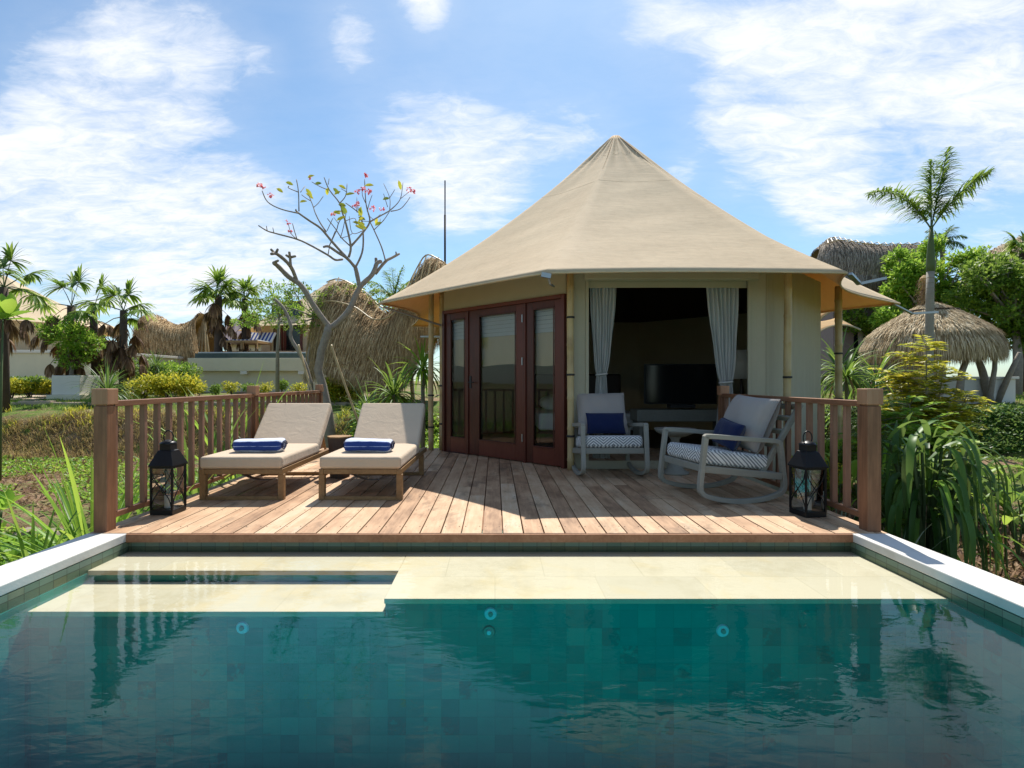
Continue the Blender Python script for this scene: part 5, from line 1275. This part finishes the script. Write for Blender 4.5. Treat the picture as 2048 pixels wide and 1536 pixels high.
for (a,b,r) in (((1915,790,12.9),(1945,690,13.2),.07),((1985,800,13.2),(1950,700,13.4),.08),((1990,790,13.4),(2040,705,13),.06),((1975,800,13.0),(1990,690,13.1),.05),((1868,800,14.6),(1866,680,14.6),.07),((1800,795,14.9),(1800,680,14.9),.06)):
    A=P(*a); B=P(*b); m=A.lerp(B,.5)+Vector((U(-.12,.12),0,U(-.05,.1))); q=MB(); q.tube([A-Vector((0,0,.3)),m,B],[r*1.3,r,r*.75],8); q.build('driftwood_leg',M['bark'],t_,smooth=True,world=True)
for i in range(18):
    px=1793+i*5.2; A=P(px+U(-2,2),800,13.6); B=P(1800+i*5+U(-2,2),690,13.5); q=MB(); q.tube([A,B],.022,6); q.build('cane',M['bamboo'],t_,world=True)
boxthing('white_counter','low white counter block under the round hut','counter',[('body','concrete_w',(-.9,.9,-.25,.25,-.1,.62)),('top','concrete_w',(-.95,.95,-.3,.3,.621,.68))],(P(1955,0,13.4).x,13.6,hgt(12,13.6)),.01)
# ------------------------------------------------------------------ neighbouring tents
def bg_tent(label,cx_,cy_,z0,ap,za,ze,dark=None):
    c=Vector((cx_,cy_,0)); t_=thing('safari_tent',label,'tent',(cx_,cy_,z0),0,'neighbouring tents')
    mb,pt=roof_mesh(c,ap,za,ze,.07,.22,.05,.15,12,8); o=mb.build('roof',M['canvas'],t_,smooth=True,world=True)
    q=MB(); Wb=[octp(c,ap*.76,i) for i in range(8)]
    for i in range(8):
        A,B=Wb[i],Wb[(i+1)%8]; q.add([(A.x,A.y,z0),(B.x,B.y,z0),(B.x,B.y,ze+.25),(A.x,A.y,ze+.25)],[(0,1,2,3)])
    q.build('wall',M['canvas_wall'],t_,world=True)
    for i in (6,7,0,1):
        A=octp(c,ap*.92,i); q=MB(); q.tube([(A.x,A.y,z0-.6),(A.x,A.y,ze+.1)],.05,8); q.build('bamboo_pole',M['bamboo'],t_,world=True)
    if dark:
        for (i,u0,u1) in dark:
            A,B=Wb[i],Wb[(i+1)%8]; d=(B-A); n=Vector((d.y,-d.x,0)).normalized()*.02; a=A+d*u0+n; b=A+d*u1+n
            q=MB(); q.add([(a.x,a.y,z0),(b.x,b.y,z0),(b.x,b.y,z0+2.1),(a.x,a.y,z0+2.1)],[(0,1,2,3)]); d_=q.build('door',M['dark_screen'],t_,world=True)
            q=MB(); q.bar((a.x,a.y,z0),(a.x,a.y,z0+2.15),.1,.06); q.bar((b.x,b.y,z0),(b.x,b.y,z0+2.15),.1,.06); q.bar((a.x,a.y,z0+2.15),(b.x,b.y,z0+2.15),.06,.1); q.build('door_frame',M['door'],t_,world=True)
    return t_
# tent at far left: eave about y 632 at 18 m
Y=18.5; zt=P(0,636,Y).z; cc_=P(10,0,21.5)
bg_tent('pale tent with grey walls on a beige plinth behind the left palms',cc_.x-.5,22.0,P(0,704,18.9).z,4.0,P(0,552,22).z,P(0,634,18).z)
Y=18.2; t_=thing('plinth_wall','beige plastered plinth under the far left tent','wall',(P(60,0,Y).x,Y,hgt(-16,Y)))
zt=P(0,706,Y).z-hgt(-16,Y); q=MB(); q.box(-4.2,2.2,0,6,.35,zt); q.build('plinth',M['concrete'],t_,bevel=.01); q=MB(); q.box(-4.2,2.25,-.06,6,zt+.001,zt+.10); q.build('coping',M['concrete_w'],t_,bevel=.01); q=MB(); q.box(-4.0,2.0,.3,5.8,-.3,.349); q.build('recess',M['darkwood'],t_)
q=MB(); q.box(-2.6,-2.45,-.15,0,0,zt); q.build('pier',M['concrete_w'],t_,bevel=.01)
# neighbouring pool and deck
Y=19.6; t_=thing('pool_terrace','raised neighbouring pool with beige wall and dark waterline tiles','pool wall',(P(490,0,Y).x,Y,hgt(-9,Y)))
b=t_.location; zt=P(0,716,Y).z-b.z; zb=P(0,742,Y).z-b.z; xl=P(375,0,Y).x-b.x; xr=P(640,0,Y).x-b.x
q=MB(); q.box(xl,xr,0,.3,zb,zt); q.build('upper_wall',M['concrete'],t_,bevel=.01)
q=MB(); q.box(xl+.25,xr,.2,.4,-.4,zb-.001); q.build('lower_wall',M['concrete'],t_,bevel=.01)
for px in (487,603): x=P(px,0,Y).x-b.x; q=MB(); q.box(x-.12,x+.12,-.01,.3,zb-.12,zb-.002); q.build('spout',M['concrete_w'],t_)
zz=P(0,704,Y+.6).z-b.z; q=MB(); q.box(xl+.1,xr,.301,2.4,zt-.4,zz-.06); q.build('tile_band',M['stone_dark'],t_); q=MB(); q.box(xl+.05,xr,.60,2.5,zz-.059,zz); q.build('coping',M['concrete_w'],t_,bevel=.01)
for i in range(2):
    X=P(500+i*30,0,22).x; t2=thing('sun_lounger','blue and white striped lounger on the neighbouring deck, '+('left' if i==0 else 'right')+' one','sun lounger',(X,22,P(0,702,22).z),0,'striped loungers on the neighbouring deck')
    q=MB(); q.box(-.3,.3,-1.4,0,.25,.33); 
    for sx in (-.27,.27): q.box(sx-.02,sx+.02,-1.35,-1.31,0,.249); q.box(sx-.02,sx+.02,-.1,-.06,0,.249)
    q.build('frame',M['teak'],t2)
    for j in range(8):
        q=MB(); x0=-.3+j*.075; q.box(x0,x0+.0745,0,.62,0,.06,0,Matrix.Translation((0,-.05,.33))@Matrix.Rotation(R(42),4,'X')); q.box(x0,x0+.0745,-1.35,-.06,.331,.36); q.build('stripe',M['white' if j%2 else 'bluefab'],t2)
Y=23.2; X0,X1=P(440,0,Y).x,P(480,0,Y).x; zt=P(0,675,Y).z
t2=thing('railing','small reddish railing on the neighbouring deck, left of the striped loungers','railing',(X0,Y,P(0,702,Y).z)); 
q=MB(); q.bar((X0,Y,zt),(X1,Y-2.0,zt-.1),.07,.06); q.build('top_rail',M['rail'],t2,world=True)
for i in range(10): a=Vector((X0,Y,zt)).lerp(Vector((X1,Y-2.0,zt-.1)),i/9); q=MB(); q.bar(a+Vector((0,0,-.95)),a,.05,.03); q.build('baluster',M['balu'],t2,world=True)
q=MB(); X1b=P(625,0,24).x; o_=[P(436,704,21.8),P(640,704,21.8)]; q.box(o_[0].x,o_[1].x,21.9,25.5,o_[0].z-.25,P(0,702,22).z-.001); o=q.build('neighbouring_deck',M['deck'],kind='structure')
cc_=P(680,0,26); bg_tent('tent behind the frangipani trunk with its dark doorway and pale roof',cc_.x-.3,26.0,P(0,702,22).z,3.9,P(0,560,26).z,P(0,652,22.3).z,dark=((0,.02,.30),(7,.55,.95)))
# brown tiled roof
Y=30; t_=thing('tiled_house','purple brown tiled roof of a house behind the fan palms','house',(P(480,0,Y).x,Y,hgt(-14,Y)))
b=t_.location; q=MB(); zr=P(0,637,32).z-b.z; ze_=P(0,688,Y).z-b.z
xa,xb,xc,xd=P(440,0,Y).x-b.x,P(530,0,Y).x-b.x,P(450,0,32).x-b.x,P(508,0,32).x-b.x
q.add([(xa,0,ze_),(xb,0,ze_),(xd,2.4,zr),(xc,2.4,zr),(xb,5,ze_),(xa,5,ze_)],[(0,1,2,3),(1,4,2),(3,2,4,5),(0,3,5)]); q.build('roof',M['brownroof'],t_,solid=.08)
q=MB(); q.box(xa+.4,xb-.4,.4,4.6,-.3,ze_+.1); q.build('wall',M['concrete_w'],t_)
# antenna, path, kerbs, planter, terrace walls
Y=18; a=P(890,560,Y); t_=thing('antenna_mast','thin dark mast rising behind the left slope of the tent roof','mast',(a.x,Y,hgt(a.x,Y)))
q=MB(); q.tube([(0,0,-.1),(0,0,P(0,430,Y).z-t_.location.z)],.035,8); q.build('mast',M['charcoal_metal'],t_,smooth=True); q=MB(); q.tube([(0,0,P(0,430,Y).z-t_.location.z),(0,0,P(0,361,Y).z-t_.location.z)],.022,6); q.build('tip',M['charcoal_metal'],t_)
def sheet(name,pts,mat,dz=.02,label=None):
    q=MB(); n=len(pts); 
    q.grid(lambda u,v:(lambda a,b:Vector((lerp(a[0],b[0],v),lerp(a[1],b[1],v),hgt(lerp(a[0],b[0],v),lerp(a[1],b[1],v))+dz)))(cr([Vector((*p[0],0)) for p in pts],u),cr([Vector((*p[1],0)) for p in pts],u)),40,8); return q.build(name,M[mat],kind='structure',smooth=True)
sheet('path',[((-30,13.8),(-30,16.2)),((-20,13.8),(-20,16.0)),((-14,14.4),(-14,17.0)),((-12.4,15.2),(-12.6,19)),((-12.0,19),(-13.4,21))],'path',.035)
q=MB()
for i in range(34): x=-30+i*.8; q.box(x,x+.79,13.15+.03*sin(i),13.33+.03*sin(i),hgt(x,13.2)-.1,hgt(x,13.2)+.05)
o=q.build('path_kerb',M['path'],bevel=.01,kind='structure')
x=P(153,0,14.9).x
boxthing('planter_box','square white planter box on a low base beside the path','planter',[('box','concrete_w',(-.38,.38,-.38,.38,.101,.62)),('base','concrete',(-.46,.46,-.46,.46,-.1,.10)),('soil','bark_d',(-.33,.33,-.33,.33,.6201,.63))],(x,14.9,hgt(x,14.9)+.03),.012)
# low stone terrace wall at right
t_=thing('terrace_wall','low mossy stone terrace wall with pale top edge at the right','wall',(8,12.4,.3))
q=MB(); 
for i in range(60):
    x=4.2+i*.22; y=12.1+.35*sin(x*.35)-.02*x
    for j in range(2): q.lathe((x+U(-.03,.03)+j*.1,y,hgt(x,y)-.28+j*.17),[(.05,-.09),(.13,-.05),(.14,.03),(.09,.09)],8,0,U(.9,1.2),.8)
q.build('stones',M['rockd'],t_,world=True)
q=MB()
for i in range(20): x=4.1+i*.7; y=12.1+.35*sin(x*.35)-.02*x; y2=12.1+.35*sin((x+.7)*.35)-.02*(x+.7); z=hgt(x,y)+.02; q.bar((x,y,z),(x+.695,y2,hgt(x+.7,y2)+.02),.26,.05)
q.build('coping',M['path'],t_,world=True,bevel=.01)
# amber sails of the next tent seen between wall and pole
def sailthing(label,c3_,mat='awning'):
    A,B,C,D=[P(*x) for x in c3_]; t_=thing('shade_sail',label,'awning',tuple(A),0,'amber shade sails right of the tent')
    q=MB()
    def fn(u,v):
        m=4*u*(1-u); lo=A.lerp(B,u)+Vector((0,0,.16*m)); hi=D.lerp(C,u)+Vector((0,.3,-.05*m)); return lo.lerp(hi,v)
    q.grid(fn,16,5); q.build('canvas',M[mat],t_,smooth=True,world=True,solid=.008)
    q=MB(); q.tube([fn(i/16,0) for i in range(17)],.018,5); q.build('hem',M['canvas_wall'],t_,world=True)
    return t_
sailthing('lower amber sail between the tent wall and the outer bamboo pole',((1632,668,12.5),(1722,660,12.0),(1690,632,13.2),(1625,640,13.6)))
sailthing('upper amber sail under the right corner of the roof',((1638,640,11.4),(1764,601,9.6),(1750,596,10.2),(1640,606,12.0)))
